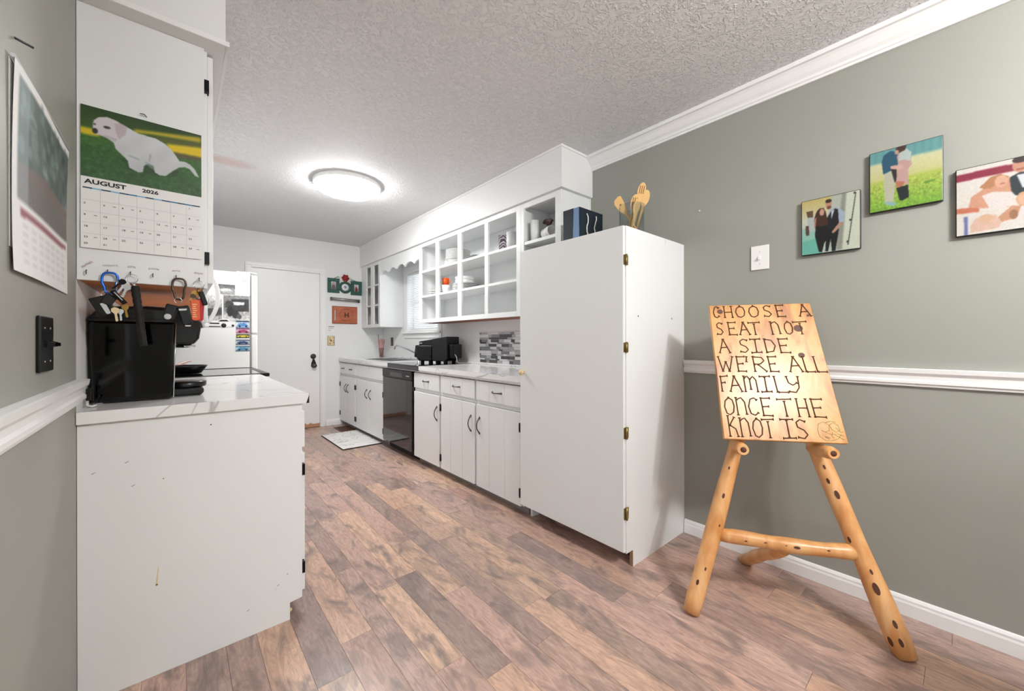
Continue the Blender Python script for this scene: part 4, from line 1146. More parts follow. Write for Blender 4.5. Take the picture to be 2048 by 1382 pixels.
def xzloop(c, pts, r, y, seg=8):
    return MB().tube([(c[0] + a, y, c[1] + b) for a, b in pts], r, seg, closed=True)
def carab(w, h):
    P_ = []
    for i in range(28):
        a = 2 * math.pi * i / 28
        ww = w / 2 * (1.0 if math.sin(a) > 0 else 0.72)
        cxs, sns = math.cos(a), math.sin(a)
        P_.append((ww * math.copysign(abs(cxs) ** 0.6, cxs), h / 2 * math.copysign(abs(sns) ** 0.6, sns)))
    return P_
def key_mb(x, z, y, ang, s_=1.0):
    ca, sa = math.cos(ang), math.sin(ang)
    pts = [(-0.010, 0), (-0.011, -0.010), (-0.006, -0.017), (-0.0035, -0.020), (-0.0035, -0.046), (0, -0.050), (0.003, -0.046), (0.0045, -0.042), (0.003, -0.038), (0.0045, -0.034), (0.003, -0.030), (0.0035, -0.020), (0.006, -0.017), (0.011, -0.010), (0.010, 0), (0, 0.005)]
    return MB().prism([(x + s_ * (a * ca - b * sa), y, z + s_ * (a * sa + b * ca)) for a, b in pts], (0, 0.002, 0))
def slab_rot(x, z, y, w, h, t, ang):
    ca, sa = math.cos(ang), math.sin(ang)
    q = [(-w / 2, 0), (w / 2, 0), (w / 2 * 0.9, -h * 0.92), (w / 2 * 0.5, -h), (-w / 2 * 0.5, -h), (-w / 2 * 0.9, -h * 0.92)]
    return MB().prism([(x + a * ca - b * sa, y, z + a * sa + b * ca) for a, b in q], (0, t, 0))
yk = P - 0.016
k1 = thing('key_set', 'blue carabiner with black car key and pale keys', 'keys', (-0.167, yk, 1.20), 'key sets hanging from hooks')
part('carabiner', xzloop((-0.164, 1.307), carab(0.036, 0.066), 0.0034, yk), 'carabiner_blue', k1)
part('gate', MB().tube([(-0.1475, yk, 1.325), (-0.152, yk, 1.285)], 0.0036, 8), 'chrome', k1)
part('key_ring', xzloop((-0.172, 1.270), [(0.011 * math.cos(a), 0.011 * math.sin(a)) for a in np.linspace(0, 2 * math.pi, 16, endpoint=False)], 0.0012, yk - 0.003), 'chrome', k1)
f1 = part('key_fob', slab_rot(-0.190, 1.262, yk - 0.010, 0.046, 0.062, 0.010, 0.38), 'black_plastic', k1, 0.003)
part('fob_label', slab_rot(-0.180, 1.242, yk - 0.0112, 0.012, 0.036, 0.001, 0.42), 'label_silver', f1)
part('key_fob', slab_rot(-0.158, 1.268, yk - 0.013, 0.030, 0.034, 0.010, -0.5), 'black_matte', k1, 0.003)
part('pocket_knife', MB().tube([(-0.158, yk - 0.022, 1.281), (-0.128, yk - 0.020, 1.242)], 0.0068, 8), 'black_plastic', k1)
part('knife_inlay', MB().tube([(-0.153, yk - 0.0285, 1.277), (-0.134, yk - 0.0265, 1.252)], 0.0016, 6), 'label_silver', k1)
part('key', key_mb(-0.152, 1.226, yk - 0.018, 0.12, 0.85), 'cream', k1)
part('key', key_mb(-0.140, 1.222, yk - 0.014, 0.05, 0.7), 'chrome', k1)
part('key', key_mb(-0.130, 1.237, yk - 0.016, 0.15, 0.8), 'gold_key', k1)

k2 = thing('key_set', 'keys on a ring with long ribbed black grip', 'keys', (-0.105, yk, 1.10), 'key sets hanging from hooks')
part('key_ring', xzloop((-0.114, 1.326), [(0.014 * math.cos(a), 0.014 * math.sin(a)) for a in np.linspace(0, 2 * math.pi, 18, endpoint=False)], 0.0012, yk), 'chrome', k2)
part('swivel', MB().tube([(-0.112, yk, 1.312), (-0.107, yk - 0.002, 1.300)], [0.004, 0.005], 8), 'chrome', k2)
gp = []; gr_ = []
for i in range(41):
    t = i / 40
    gp.append((-0.107 + 0.021 * t, yk - 0.004, 1.302 - 0.196 * t))
    gr_.append(0.0115 * (1 - 0.18 * t) * (1.0 if (i % 4) else 0.88))
part('grip', MB().tube(gp, gr_, 12), 'rubber_black', k2)
part('key', key_mb(-0.126, 1.312, yk - 0.004, -0.55, 0.9), 'chrome', k2)
part('key', key_mb(-0.132, 1.317, yk - 0.008, -0.75, 0.8), 'black_metal', k2)
part('key', key_mb(-0.122, 1.303, yk - 0.010, -0.35, 0.9), 'steel', k2)

k3 = thing('key_set', 'dark bronze carabiner with black car key fob', 'keys', (0.0, yk, 1.17), 'key sets hanging from hooks')
part('carabiner', xzloop((0.003, 1.302), carab(0.036, 0.072), 0.0034, yk), 'bronze', k3)
part('key_ring', xzloop((0.000, 1.262), [(0.010 * math.cos(a), 0.010 * math.sin(a)) for a in np.linspace(0, 2 * math.pi, 16, endpoint=False)], 0.0012, yk - 0.003), 'chrome', k3)
f3 = part('key_fob', slab_rot(-0.014, 1.246, yk - 0.012, 0.034, 0.050, 0.012, -0.25), 'black_plastic', k3, 0.004)
part('fob_badge', MB().lathe([(0.010, 0), (0.009, 0.001), (0, 0.0012)], (-0.027, yk - 0.012, 1.205), 14, (0, -1, 0)), 'label_silver', f3)
f3b = part('key_fob', slab_rot(0.012, 1.243, yk - 0.020, 0.034, 0.068, 0.012, 0.2), 'black_plastic', k3, 0.005)
part('fob_label', slab_rot(0.012, 1.233, yk - 0.0215, 0.022, 0.006, 0.0012, 0.1), 'label_silver', f3b)
part('fob_tip', slab_rot(0.026, 1.177, yk - 0.019, 0.016, 0.004, 0.010, 0.0), 'label_silver', f3b)

k4 = thing('key_set', 'keys with orange lettered tag and red tag', 'keys', (0.056, yk, 1.17), 'key sets hanging from hooks')
part('key_ring', xzloop((0.056, 1.322), [(0.015 * math.cos(a), 0.013 * math.sin(a)) for a in np.linspace(0, 2 * math.pi, 18, endpoint=False)], 0.0012, yk), 'chrome', k4)
part('swivel', MB().tube([(0.055, yk, 1.309), (0.053, yk - 0.002, 1.292)], [0.004, 0.005], 8), 'gold_key', k4)
part('key', key_mb(0.047, 1.296, yk - 0.004, -0.45, 0.85), 'gold_key', k4)
part('key', key_mb(0.060, 1.294, yk - 0.008, 0.3, 0.8), 'gold_key', k4)
part('key', key_mb(0.036, 1.283, yk - 0.006, 0.9, 0.7), 'bronze', k4)
ot = part('orange_tag', slab_rot(0.045, 1.266, yk - 0.016, 0.026, 0.072, 0.006, 0.03), 'tag_orange', k4, 0.002)
tl = MB()
for k in range(7): tl.box(0.038 + 0.001 * (k % 2), 0.050 - 0.0015 * (k % 3), yk - 0.0168, yk - 0.0161, 1.206 + 0.0072 * k, 1.2085 + 0.0072 * k)
part('tag_lettering', tl, 'cream', ot)
part('red_tag', slab_rot(0.064, 1.272, yk - 0.012, 0.016, 0.080, 0.003, -0.05), 'tag_red', k4)
part('key_fob', slab_rot(0.060, 1.296, yk - 0.022, 0.016, 0.050, 0.009, 0.30), 'black_plastic', k4, 0.003)
# ================================================================== CROCKERY ON THE SHELVES
def plate_mb(r, h=0.018):
    return MB().lathe([(0.0, 0.0), (r * 0.55, 0.0), (r * 0.62, 0.003), (r * 0.97, h * 0.85), (r, h), (r * 0.96, h * 0.98), (r * 0.60, 0.007), (0.0, 0.006)], (0, 0, 0), 32)
def plate_stack(n_, r, x, y, z0, dz, label, group, name='dinner_plate', h=0.0125, mat_='ceramic'):
    me = None
    for k in range(n_):
        if me is None:
            o = part(name, plate_mb(r, h), mat_, origin=(0, 0, 0)); me = o.data
        else:
            o = bpy.data.objects.new(name, me); col.objects.link(o)
        o.location = (x + random.uniform(-0.003, 0.003), y + random.uniform(-0.003, 0.003), z0 + k * dz)
        ordn = ['lowest', 'second from the bottom', 'third from the bottom', 'fourth from the bottom', 'fifth from the bottom', 'topmost']
        tag(o, label % ('topmost' if k == n_ - 1 else ordn[k]), 'plate', group)
ST1, ST2 = S1 + 0.0105, S2 + 0.0105
plate_stack(4, 0.105, 2.10, 3.25, ST1, 0.0125, 'smaller white plate on the top shelf, %s of the lower four', 'plates on the top shelf')
plate_stack(6, 0.122, 2.10, 3.25, ST1 + 0.0525, 0.0165, 'larger white plate on the top shelf, %s of the upper six', 'plates on the top shelf')
plate_stack(5, 0.130, 2.125, 3.15, ST2, 0.0155, 'wide white plate under the dishes on the middle shelf, %s of five', 'plates on the middle shelf')
plate_stack(3, 0.105, 2.11, 3.655, ST2, 0.021, 'white plate at the left end of the middle shelf, %s of three', 'plates at the left end of the shelf')
bowl_prof = [(0.0, 0.0), (0.086, 0.0), (0.092, 0.004), (0.096, 0.030), (0.093, 0.030), (0.084, 0.004), (0.0, 0.004)]
b0 = part('serving_dish', MB().lathe(bowl_prof, (0, 0, 0), 28), 'ceramic', origin=(0, 0, 0))
b0.location = (2.115, 3.15, ST2 + 0.0765); tag(b0, 'white straight-sided dish, lower of two on the wide plates', 'dish', 'dishes on the wide plates')
b1 = b0.copy(); col.objects.link(b1); b1.location = (2.115, 3.15, ST2 + 0.1075); tag(b1, 'white straight-sided dish, upper of two on the wide plates', 'dish', 'dishes on the wide plates')
sd = part('small_bowl', MB().lathe([(0.0, 0.0), (0.036, 0.0), (0.050, 0.040), (0.054, 0.082), (0.050, 0.082), (0.034, 0.006), (0.0, 0.006)], (2.055, 3.400, ST2), 24), 'ceramic')
tag(sd, 'small deep white bowl under the orange cup on the middle shelf', 'bowl')
def cup_prof(r, h, t=0.003, taper=0.9): return [(0.0, 0.0), (r * taper, 0.0), (r, h), (r - t, h), (r * taper - t, t), (0.0, t)]
oz = ST2 + 0.0825
oc = thing('orange_cup', 'small orange cup on a white bowl behind the cabinet frame', 'cup', (2.055, 3.41, oz))
part('cup', MB().lathe([(0.0, 0.0), (0.034, 0.0), (0.0355, 0.072), (0.0325, 0.072), (0.031, 0.003), (0.0, 0.003)], (2.055, 3.41, oz), 20), 'orange_cup', oc)
part('handle', MB().tube([(2.068, 3.377, oz + 0.058), (2.074, 3.360, oz + 0.052), (2.074, 3.360, oz + 0.026), (2.068, 3.377, oz + 0.018)], 0.0035, 8), 'orange_cup', oc)
# tumblers in the fourth and fifth bays
def mat_pattern():
    m, nt, b = new_mat('zigzag_print')
    N, Lk = nt.nodes, nt.links
    tc = N.new('ShaderNodeTexCoord')
    wv = N.new('ShaderNodeTexWave'); wv.wave_type = 'BANDS'; wv.bands_direction = 'DIAGONAL'
    wv.inputs['Scale'].default_value = 22; wv.inputs['Distortion'].default_value = 6; wv.inputs['Detail'].default_value = 1
    Lk.new(tc.outputs['Object'], wv.inputs['Vector'])
    rp = N.new('ShaderNodeValToRGB'); rp.color_ramp.interpolation = 'CONSTANT'
    rp.color_ramp.elements[0].color = lin((112, 84, 108)); rp.color_ramp.elements[1].color = lin((232, 228, 232)); rp.color_ramp.elements[1].position = 0.45
    Lk.new(wv.outputs['Fac'], rp.inputs['Fac']); Lk.new(rp.outputs['Color'], b.inputs['Base Color'])
    b.inputs['Roughness'].default_value = 0.3
    MATS['zigzag_print'] = m
mat_pattern()
tag(part('tumbler', MB().lathe(cup_prof(0.038, 0.150, taper=0.85), (2.09, 2.53, ST1), 20), 'zigzag_print'), 'tumbler with purple and white pattern on the top shelf', 'tumbler')
tag(part('tumbler', MB().lathe(cup_prof(0.044, 0.155, taper=0.9), (2.09, 2.42, ST1), 20), 'fabric_cup_white'), 'plain white tumbler next to the patterned one', 'tumbler')
tag(part('tumbler', MB().lathe(cup_prof(0.036, 0.160, taper=0.85), (2.035, 2.085, 1.8655), 20), 'fabric_cup_white'), 'tall white tumbler in the short cabinet above the pantry', 'tumbler')
mg = thing('coffee_mug', 'white mug lying on its side in the short cabinet', 'mug', (2.04, 1.94, 1.8655))
ax = Vector((-0.25, -0.95, 0.05)).normalized()
mc = Vector((2.045, 1.985, 1.8655 + 0.0425))
part('cup', MB().lathe(cup_prof(0.040, 0.092, taper=0.97), mc, 24, ax), 'ceramic', mg)
part('handle', MB().tube([mc + ax * 0.02 + Vector((0.043, 0.0, 0.0)), mc + ax * 0.022 + Vector((0.068, 0.0, 0.004)), mc + ax * 0.066 + Vector((0.068, 0.0, 0.006)), mc + ax * 0.072 + Vector((0.043, 0.0, 0.004))], 0.005, 8), 'ceramic', mg)
bd = thing('carved_bird', 'small dark brown carved bird on the mug in the short cabinet', 'figurine', (2.10, 1.96, 1.945))
bz = 2.010
part('body', MB().prism([(2.10, 2.012, bz + 0.006), (2.10, 1.995, bz + 0.022), (2.10, 1.975, bz + 0.026), (2.10, 1.955, bz + 0.020), (2.10, 1.930, bz + 0.018), (2.10, 1.908, bz + 0.002), (2.10, 1.925, bz - 0.006), (2.10, 1.935, bz - 0.024), (2.10, 1.965, bz - 0.026), (2.10, 1.985, bz - 0.012), (2.10, 2.008, bz - 0.004)], (0.022, 0, 0)), 'brown_wood', bd, 0.006)
part('stand', MB().tube([(2.11, 1.95, bz - 0.024), (2.11, 1.95, 1.866)], 0.004, 8), 'brown_wood', bd)
# things in the small cabinet left of the window
t = thing('storage_carton', 'pink and navy carton in the small cabinet left of the window', 'carton', (2.06, 5.0, ST2))
part('carton', B_(2.02, 2.10, 4.935, 5.065, ST2, ST2 + 0.17), 'pink_plastic', t, 0.002)
part('lid', B_(2.018, 2.102, 4.933, 5.067, ST2 + 0.1705, ST2 + 0.225), 'navy_plastic', t, 0.002)
part('panel', B_(2.0185, 2.0198, 4.98, 5.01, ST2 + 0.05, ST2 + 0.12), 'lilac_plastic', t)
t = thing('hand_mixer', 'black and pink gadget on the bottom shelf of the small cabinet', 'gadget', (2.05, 5.01, 1.33))
part('base', MB().lathe([(0.045, 0.0), (0.05, 0.01), (0.04, 0.09), (0.034, 0.10), (0, 0.10)], (2.05, 5.01, 1.3295), 18), 'black_plastic', t)
part('top', MB().tube([(2.05, 5.045, 1.43), (2.05, 5.05, 1.49), (2.05, 5.01, 1.53), (2.05, 4.97, 1.49), (2.05, 4.975, 1.43)], 0.016, 10), 'lilac_plastic', t)
tag(part('jar', MB().lathe([(0.035, 0), (0.037, 0.05), (0.03, 0.055), (0.03, 0.07), (0, 0.071)], (2.05, 5.26, 1.3295), 18), 'fabric_cup_white'), 'small white jar on the bottom shelf of the corner cabinet', 'jar')

# ================================================================== ON TOP OF THE PANTRY
def gift_bag(label, x0, x1, y0, y1, z1, handles):
    t = thing('gift_bag', label, 'gift bag', ((x0 + x1) / 2, (y0 + y1) / 2, TT), 'navy gift bags on the pantry')
    z0 = TT + 0.0008
    w_ = 0.0015
    part('body', MB().box(x0 + 0.002, x1, y0, y0 + w_, z0, z1).box(x0 + 0.002, x1, y1 - w_, y1, z0, z1).box(x1 - w_, x1, y0 + w_, y1 - w_, z0, z1).box(x0 + 0.002, x1 - w_, y0 + w_, y1 - w_, z0, z0 + 0.002), 'navy_paper', t)
    part('gusset', MB().prism([(x0, y0, z0), (x0, y1, z0), (x0 + 0.004, y1, z1), (x0 + 0.004, y0, z1)], (0.0015, 0, 0)), 'blue_paper' if handles else 'navy_paper', t)
    if handles:
        for k, xx in enumerate((x0 + 0.068, x0 + 0.150)):
            pts = [(xx + 0.010 * math.sin(i * 0.9 + k) + 0.012 * i / 8 * (1 - k), y0 - 0.004 - 0.002 * (i % 2), z1 - 0.028 - i * 0.0185) for i in range(9)]
            part('cord_handle', MB().tube(pts, 0.0038, 8), 'cord_white', t)
        part('tissue_edge', MB().tube([(x0 - 0.002, y0 - 0.012, TT + 0.042), (x0 + 0.11, y0 - 0.016, TT + 0.045), (x1 + 0.02, y0 - 0.014, TT + 0.040)], 0.004, 8), 'cord_white', t)
    return t
gift_bag('navy gift bag with white cord handles and pale blue gusset on the pantry', 1.80, 2.03, 1.467, 1.514, 1.922, True)
gift_bag('plain navy gift bag standing behind the one with white cords', 1.806, 2.01, 1.519, 1.597, 1.927, False)
jx, jy = 1.85, 1.1475
jz = TT + 0.0008
tag(part('glass_jar', MB().lathe([(0.0, 0), (0.060, 0), (0.064, 0.004), (0.0655, 0.15), (0.0675, 0.157), (0.0635, 0.157), (0.0615, 0.15), (0.060, 0.008), (0.0, 0.007)], (jx, jy, jz), 32), 'glass_clear'), 'clear glass jar of wooden utensils on the pantry', 'jar')
def utensil(label, base_, top, w_, kind, tilt_side):
    """wooden utensil: stick from base to the head, head towards top"""
    b, t_ = Vector(base_), Vector(top)
    d = (t_ - b); L_ = d.length; d.normalize()
    view = Vector((0.84, 0.53, 0.05)); s_ = d.cross(view).normalized() * tilt_side
    nrm = s_.cross(d).normalized()
    th = thing('wooden_utensil', label, 'utensil', b, 'wooden utensils in the jar')
    hl = 0.115 if kind == 'turner' else 0.09
    neck = b + d * (L_ - hl)
    part('stick', MB().tube([b, b + d * (L_ * 0.4), neck], [0.0055, 0.006, 0.0075], 8), 'bamboo', th)
    if kind == 'turner':
        prof = [(-0.009, 0), (-0.020, 0.03), (-0.026, hl * 0.95), (-0.012, hl), (0.016, hl * 0.9), (0.026, hl * 0.72), (0.022, 0.03), (0.009, 0)]
    else:
        prof = [(-0.008, 0)] + [(-w_ * math.sin(a), hl * 0.52 - hl * 0.48 * math.cos(a)) for a in np.linspace(0.45, math.pi - 0.02, 9)] + [(w_ * math.sin(a), hl * 0.52 - hl * 0.48 * math.cos(a)) for a in np.linspace(math.pi - 0.02, 0.45, 9)] + [(0.008, 0)]
    hd_ = part('head', MB().prism([neck - d * 0.004 - nrm * 0.003 + s_ * a + d * c for a, c in prof], nrm * 0.006), 'bamboo', th, 0.0015)
    if kind == 'slotted':
        for k in (-1, 0, 1):
            c0 = neck + d * (hl * 0.30) + s_ * (0.010 * k) - nrm * 0.0035
            q = [c0 - s_ * 0.002, c0 + s_ * 0.002, c0 + s_ * 0.002 + d * hl * 0.45, c0 - s_ * 0.002 + d * hl * 0.45]
            part('slot', MB().prism(q, nrm * 0.007), 'bamboo_dark', hd_)
    if kind == 'turner':
        c0 = neck + d * (hl * 0.5) - nrm * 0.0034
        part('carving', MB().lathe([(0.006, 0), (0.004, 0.0006), (0, 0.0007)], c0, 10, -nrm), 'bamboo_dark', hd_)
utensil('flat wooden turner leaning left in the glass jar', (jx + 0.01, jy - 0.030, jz + 0.009), (jx - 0.01, jy + 0.094, 1.915), 0.024, 'turner', 1)
utensil('slotted wooden spoon in front in the glass jar', (jx - 0.015, jy + 0.010, jz + 0.009), (jx + 0.0, jy - 0.030, 1.905), 0.021, 'slotted', 1)
utensil('tallest slotted wooden spoon in the glass jar', (jx + 0.02, jy + 0.012, jz + 0.009), (jx + 0.03, jy - 0.054, 1.968), 0.021, 'slotted', 1)
utensil('round wooden spoon at the back of the glass jar', (jx + 0.035, jy + 0.000, jz + 0.009), (jx + 0.062, jy - 0.058, 1.935), 0.022, 'spoon', 1)
utensil('short wooden spoon low in the glass jar', (jx - 0.03, jy - 0.015, jz + 0.009), (jx - 0.01, jy - 0.048, 1.875), 0.017, 'spoon', 1)

# ================================================================== ON THE RIGHT WORKTOP
# air fryer turned to face the back of the kitchen, so its side shows; s runs along the side, d into the depth
fz = CT + 0.0035
AO, AE1, AE2 = Vector((1.862, 3.665, 0)), Vector((0.4226, -0.9063, 0)), Vector((0.9063, 0.4226, 0))
af = thing('air_fryer', 'black air fryer with drawer handle on the glass hob', 'air fryer', AO + AE1 * 0.18 + AE2 * 0.11 + Vector((0, 0, fz)))
def fry(pts, d0, d1):
    """polygon (s, z) swept over the depth d0..d1"""
    return MB().prism([AO + AE1 * s_ + AE2 * d0 + Vector((0, 0, fz + z_)) for s_, z_ in pts], AE2 * (d1 - d0))
def rbox(s0, s1, z0, z1, d0, d1): return fry([(s0, z0), (s1, z0), (s1, z1), (s0, z1)], d0, d1)
part('body', fry([(0.205, 0.020), (0.350, 0.020), (0.370, 0.045), (0.370, 0.268), (0.190, 0.243), (0.190, 0.035)], 0.0, 0.23), 'black_matte', af, 0.008)
part('top_lid', fry([(0.022, 0.176), (0.1885, 0.176), (0.1885, 0.242), (0.022, 0.219)], 0.012, 0.22), 'black_matte', af, 0.006)
dwr = part('drawer', fry([(0.030, 0.020), (0.1885, 0.020), (0.1885, 0.172), (0.0, 0.172), (0.0, 0.052)], -0.006, 0.225), 'black_plastic', af, 0.010)
part('handle', fry([(0.004, 0.168), (-0.038, 0.182), (-0.062, 0.178), (-0.078, 0.058), (-0.058, 0.050), (-0.036, 0.130), (0.004, 0.140)], 0.06, 0.10), 'black_plastic', dwr, 0.005)
part('seam_trim', rbox(0.176, 0.1875, 0.030, 0.160, -0.0075, -0.0062), 'black_gloss', dwr)
for s_ in (0.05, 0.15, 0.235, 0.33):
    part('foot', merge([rbox(s_ - 0.012, s_ + 0.012, 0.0, 0.0195, 0.02, 0.05), rbox(s_ - 0.012, s_ + 0.012, 0.0, 0.0195, 0.17, 0.20)]), 'rubber_black', af)
part('air_outlet', rbox(0.371, 0.425, 0.045, 0.190, 0.03, 0.20), 'black_plastic', af, 0.012)
part('brand_plate', rbox(0.032, 0.062, 0.198, 0.205, 0.0108, 0.0118), 'label_silver', af)
part('power_cord', MB().tube([AO + AE1 * q[0] + AE2 * q[1] + Vector((0, 0, q[2])) for q in ((0.425, 0.06, fz + 0.09), (0.45, 0.055, fz + 0.06), (0.455, 0.05, CT + 0.02), (0.47, 0.06, CT + 0.0075), (0.56, 0.09, CT + 0.0075))], 0.003, 8), 'cord_white', af)

# glass of straws
sg = part('straw_glass', MB().lathe([(0.0, 0), (0.030, 0), (0.037, 0.13), (0.035, 0.13), (0.028, 0.004), (0.0, 0.004)], (2.15, 5.26, CT + 0.0005), 20), 'glass_clear')
tag(sg, 'glass of pink drinking straws in the corner of the right worktop', 'glass')
for k in range(11):
    a = k * 2 * math.pi / 11; rr = 0.0145
    bx, by = 2.15 + rr * math.cos(a), 5.26 + rr * math.sin(a)
    tx, ty = 2.15 + rr * 2.9 * math.cos(a + 0.3), 5.26 + rr * 2.9 * math.sin(a + 0.3)
    o = part('drinking_straw', MB().tube([(bx, by, CT + 0.006), (tx, ty, CT + (0.32 if k == 4 else 0.24 + 0.012 * (k % 3)))], 0.0034, 6), 'black_plastic' if k == 4 else ('straw_pink' if k % 2 else 'straw_peach'))
    tag(o, 'black straw, tallest in the glass' if k == 4 else ('pink drinking straw in the corner glass' if k % 2 else 'peach drinking straw in the corner glass'), 'straw', 'straws in the glass')

# mosaic backsplash of individual glass tiles
ms = thing('mosaic_backsplash', 'grey and white mosaic tile backsplash beside the pantry', 'backsplash', (W - 0.005, 2.78, CT + 0.02))
my0, my1, mz0, mz1 = 2.40, 3.112, 0.906, 1.203
part('grout_bed', B_(W - 0.004, W - 0.001, my0, my1, mz0, mz1), 'grout', ms)
mrng = random.Random(5)
rows = []
z = mz0 + 0.001
hs = [0.028, 0.014, 0.028, 0.018, 0.028, 0.014, 0.024, 0.028, 0.014, 0.028, 0.018, 0.028, 0.02]
for ri, hh in enumerate(hs):
    if z + hh > mz1: hh = mz1 - z
    if hh < 0.008: break
    y = my0 + 0.001 - 0
    lens = [0.050, 0.100, 0.075, 0.120]
    k = mrng.randrange(4)
    y -= mrng.uniform(0, 0.0)
    first = mrng.uniform(0.03, 0.10)
    while y < my1 - 0.004:
        ln = first if first else lens[k % 4]; first = 0
        k += 1
        ye = min(y + ln, my1 - 0.001)
        mt = mrng.choices(['tile_white', 'tile_light', 'tile_mid', 'tile_dark'], [4, 3, 2.4, 2.2])[0]
        part('tile', B_(W - 0.009, W - 0.0042, y, ye - 0.002, z, z + hh - 0.002), mt, ms)
        y = ye
    z += hh

# outlet on the wall behind the sink
t = thing('wall_outlet', 'black outlet plate on the white wall above the sink', 'outlet', (W, 5.18, 1.05))
part('plate', B_(W - 0.006, W - 0.0005, 5.145, 5.218, 1.045, 1.160), 'black_plastic', t, 0.002)
for z_ in (1.075, 1.125): part('socket', B_(W - 0.0075, W - 0.0062, 5.162, 5.200, z_ - 0.015, z_ + 0.015), 'black_gloss', t)

# ================================================================== BACK WALL
yb = BK - 0.0006
pf = thing('picture_trio', 'green triple photo frame with red rose on the back wall', 'photo frame', (1.74, yb, 1.755))
def rect_frame(x0, x1, z0, z1, b_, name):
    mb = MB()
    for a in ((x0, x1, z1 - b_, z1), (x0, x1, z0, z0 + b_), (x0, x0 + b_, z0 + b_, z1 - b_), (x1 - b_, x1, z0 + b_, z1 - b_)):
        mb.box(a[0], a[1], yb - 0.016, yb, a[2], a[3])
    fr_ = part('square_frame', mb, 'green_frame', pf, 0.004)
    r = Ras(40, 50, (150, 150, 152)); r.grad(0, 1, (205, 205, 208), (120, 122, 124))
    if name == 'a':
        r.ell(0.5, 0.3, 0.18, 0.2, (120, 60, 50)).poly([(0.25, 0.4), (0.75, 0.4), (0.9, 1), (0.1, 1)], (92, 72, 76)).ell(0.5, 0.3, 0.1, 0.12, (220, 190, 175))
    else:
        r.poly([(0.3, 0.35), (0.7, 0.3), (0.85, 0.95), (0.2, 1)], (110, 40, 44)).ell(0.5, 0.25, 0.14, 0.15, (200, 160, 145)).poly([(0.7, 0.1), (0.85, 0.1), (0.85, 0.5), (0.72, 0.5)], (235, 235, 235))
    r.noise(0.06).blur(1)
    r.obj('photo', (x0 + b_, yb - 0.006, z1 - b_), (x1 - x0 - 2 * b_, 0, 0), (0, 0, -(z1 - z0 - 2 * b_)), 'print_satin', fr_)
rect_frame(1.512, 1.665, 1.765, 1.960, 0.045, 'a')
rect_frame(1.812, 1.965, 1.752, 1.945, 0.045, 'b')
rf = part('round_frame', MB().lathe([(0.050, 0), (0.080, 0), (0.084, 0.008), (0.078, 0.016), (0.062, 0.018), (0.050, 0.010), (0.050, 0)], (1.740, yb, 1.850), 30, (0, -1, 0)), 'green_frame', pf)
part('round_print', MB().lathe([(0.0495, 0), (0.0495, 0.004), (0, 0.004)], (1.740, yb, 1.850), 26, (0, -1, 0)), 'paper', rf)
part('bird_drawing', MB().prism([(1.722, yb - 0.0045, 1.862), (1.735, yb - 0.0045, 1.872), (1.752, yb - 0.0045, 1.866), (1.760, yb - 0.0045, 1.846), (1.744, yb - 0.0045, 1.832), (1.730, yb - 0.0045, 1.842)], (0, -0.001, 0)), 'blue_paper', rf)
rs = MB()
for k in range(3):
    n_ = 5 if k else 1; r0 = (0.0, 0.018, 0.034)[k]
    for i in range(n_ if k < 2 else 6):
        a = i * 2 * math.pi / (n_ if k < 2 else 6) + k
        rs.ball((1.740 + r0 * math.cos(a), yb - 0.018 - 0.006 * (2 - k), 1.975 + r0 * math.sin(a)), 0.018, 0.010, 0.018, 8, 6)
part('rose', rs, 'rose_red', pf)
lf = MB()
for i in range(7):
    a = math.pi * (0.95 + i * 0.185); cx_, cz_ = 1.740 + 0.062 * math.cos(a), 1.972 + 0.052 * math.sin(a)
    lf.ball((cx_, yb - 0.010, cz_), 0.020, 0.006, 0.016, 8, 6)
part('pale_leaf_wreath', lf, 'leaf_pale', pf)
part('vine', MB().tube([(1.60, yb - 0.006, 1.962), (1.64, yb - 0.008, 1.985), (1.69, yb - 0.008, 1.975)], 0.004, 6).tube([(1.79, yb - 0.008, 1.968), (1.84, yb - 0.008, 1.960), (1.88, yb - 0.006, 1.945)], 0.004, 6), 'leaf_green', pf)

tb = thing('towel_bar', 'steel rail with dark ends on the back wall', 'rail', (1.74, yb, 1.655))
part('bar', MB().tube([(1.562, yb - 0.035, 1.680), (1.916, yb - 0.035, 1.668)], 0.010, 10), 'steel', tb)
part('rail_edge', MB().tube([(1.556, yb - 0.036, 1.695), (1.922, yb - 0.036, 1.683)], 0.0035, 6).tube([(1.556, yb - 0.036, 1.663), (1.922, yb - 0.036, 1.651)], 0.0035, 6), 'dark_steel', tb)
for x, z_ in ((1.555, 1.680), (1.922, 1.668)):
    part('end_bracket', B_(x - 0.007, x + 0.007, yb - 0.045, yb, z_ - 0.022, z_ + 0.022), 'dark_steel', tb, 0.002)

cb = thing('cutting_board', 'orange wooden cutting board with burnt H monogram on the back wall', 'cutting board', (1.736, yb, 1.350))
cbm = MB()
for a in ((1.573, 1.899, 1.350, 1.392), (1.573, 1.899, 1.536, 1.585), (1.573, 1.600, 1.392, 1.536), (1.618, 1.899, 1.392, 1.536)):
    cbm.box(a[0], a[1], yb - 0.016, yb, a[2], a[3])
part('board', cbm, 'cutting_board_wood', cb)
part('rim_line', MB().tube([(1.576, yb - 0.0165, 1.353), (1.896, yb - 0.0165, 1.353), (1.896, yb - 0.0165, 1.582), (1.576, yb - 0.0165, 1.582)], 0.0025, 6, closed=True), 'burnt', cb)
part('handle_rim', MB().tube([(1.600, yb - 0.0165, 1.392), (1.618, yb - 0.0165, 1.392), (1.618, yb - 0.0165, 1.536), (1.600, yb - 0.0165, 1.536)], 0.0015, 6, closed=True), 'burnt', cb)
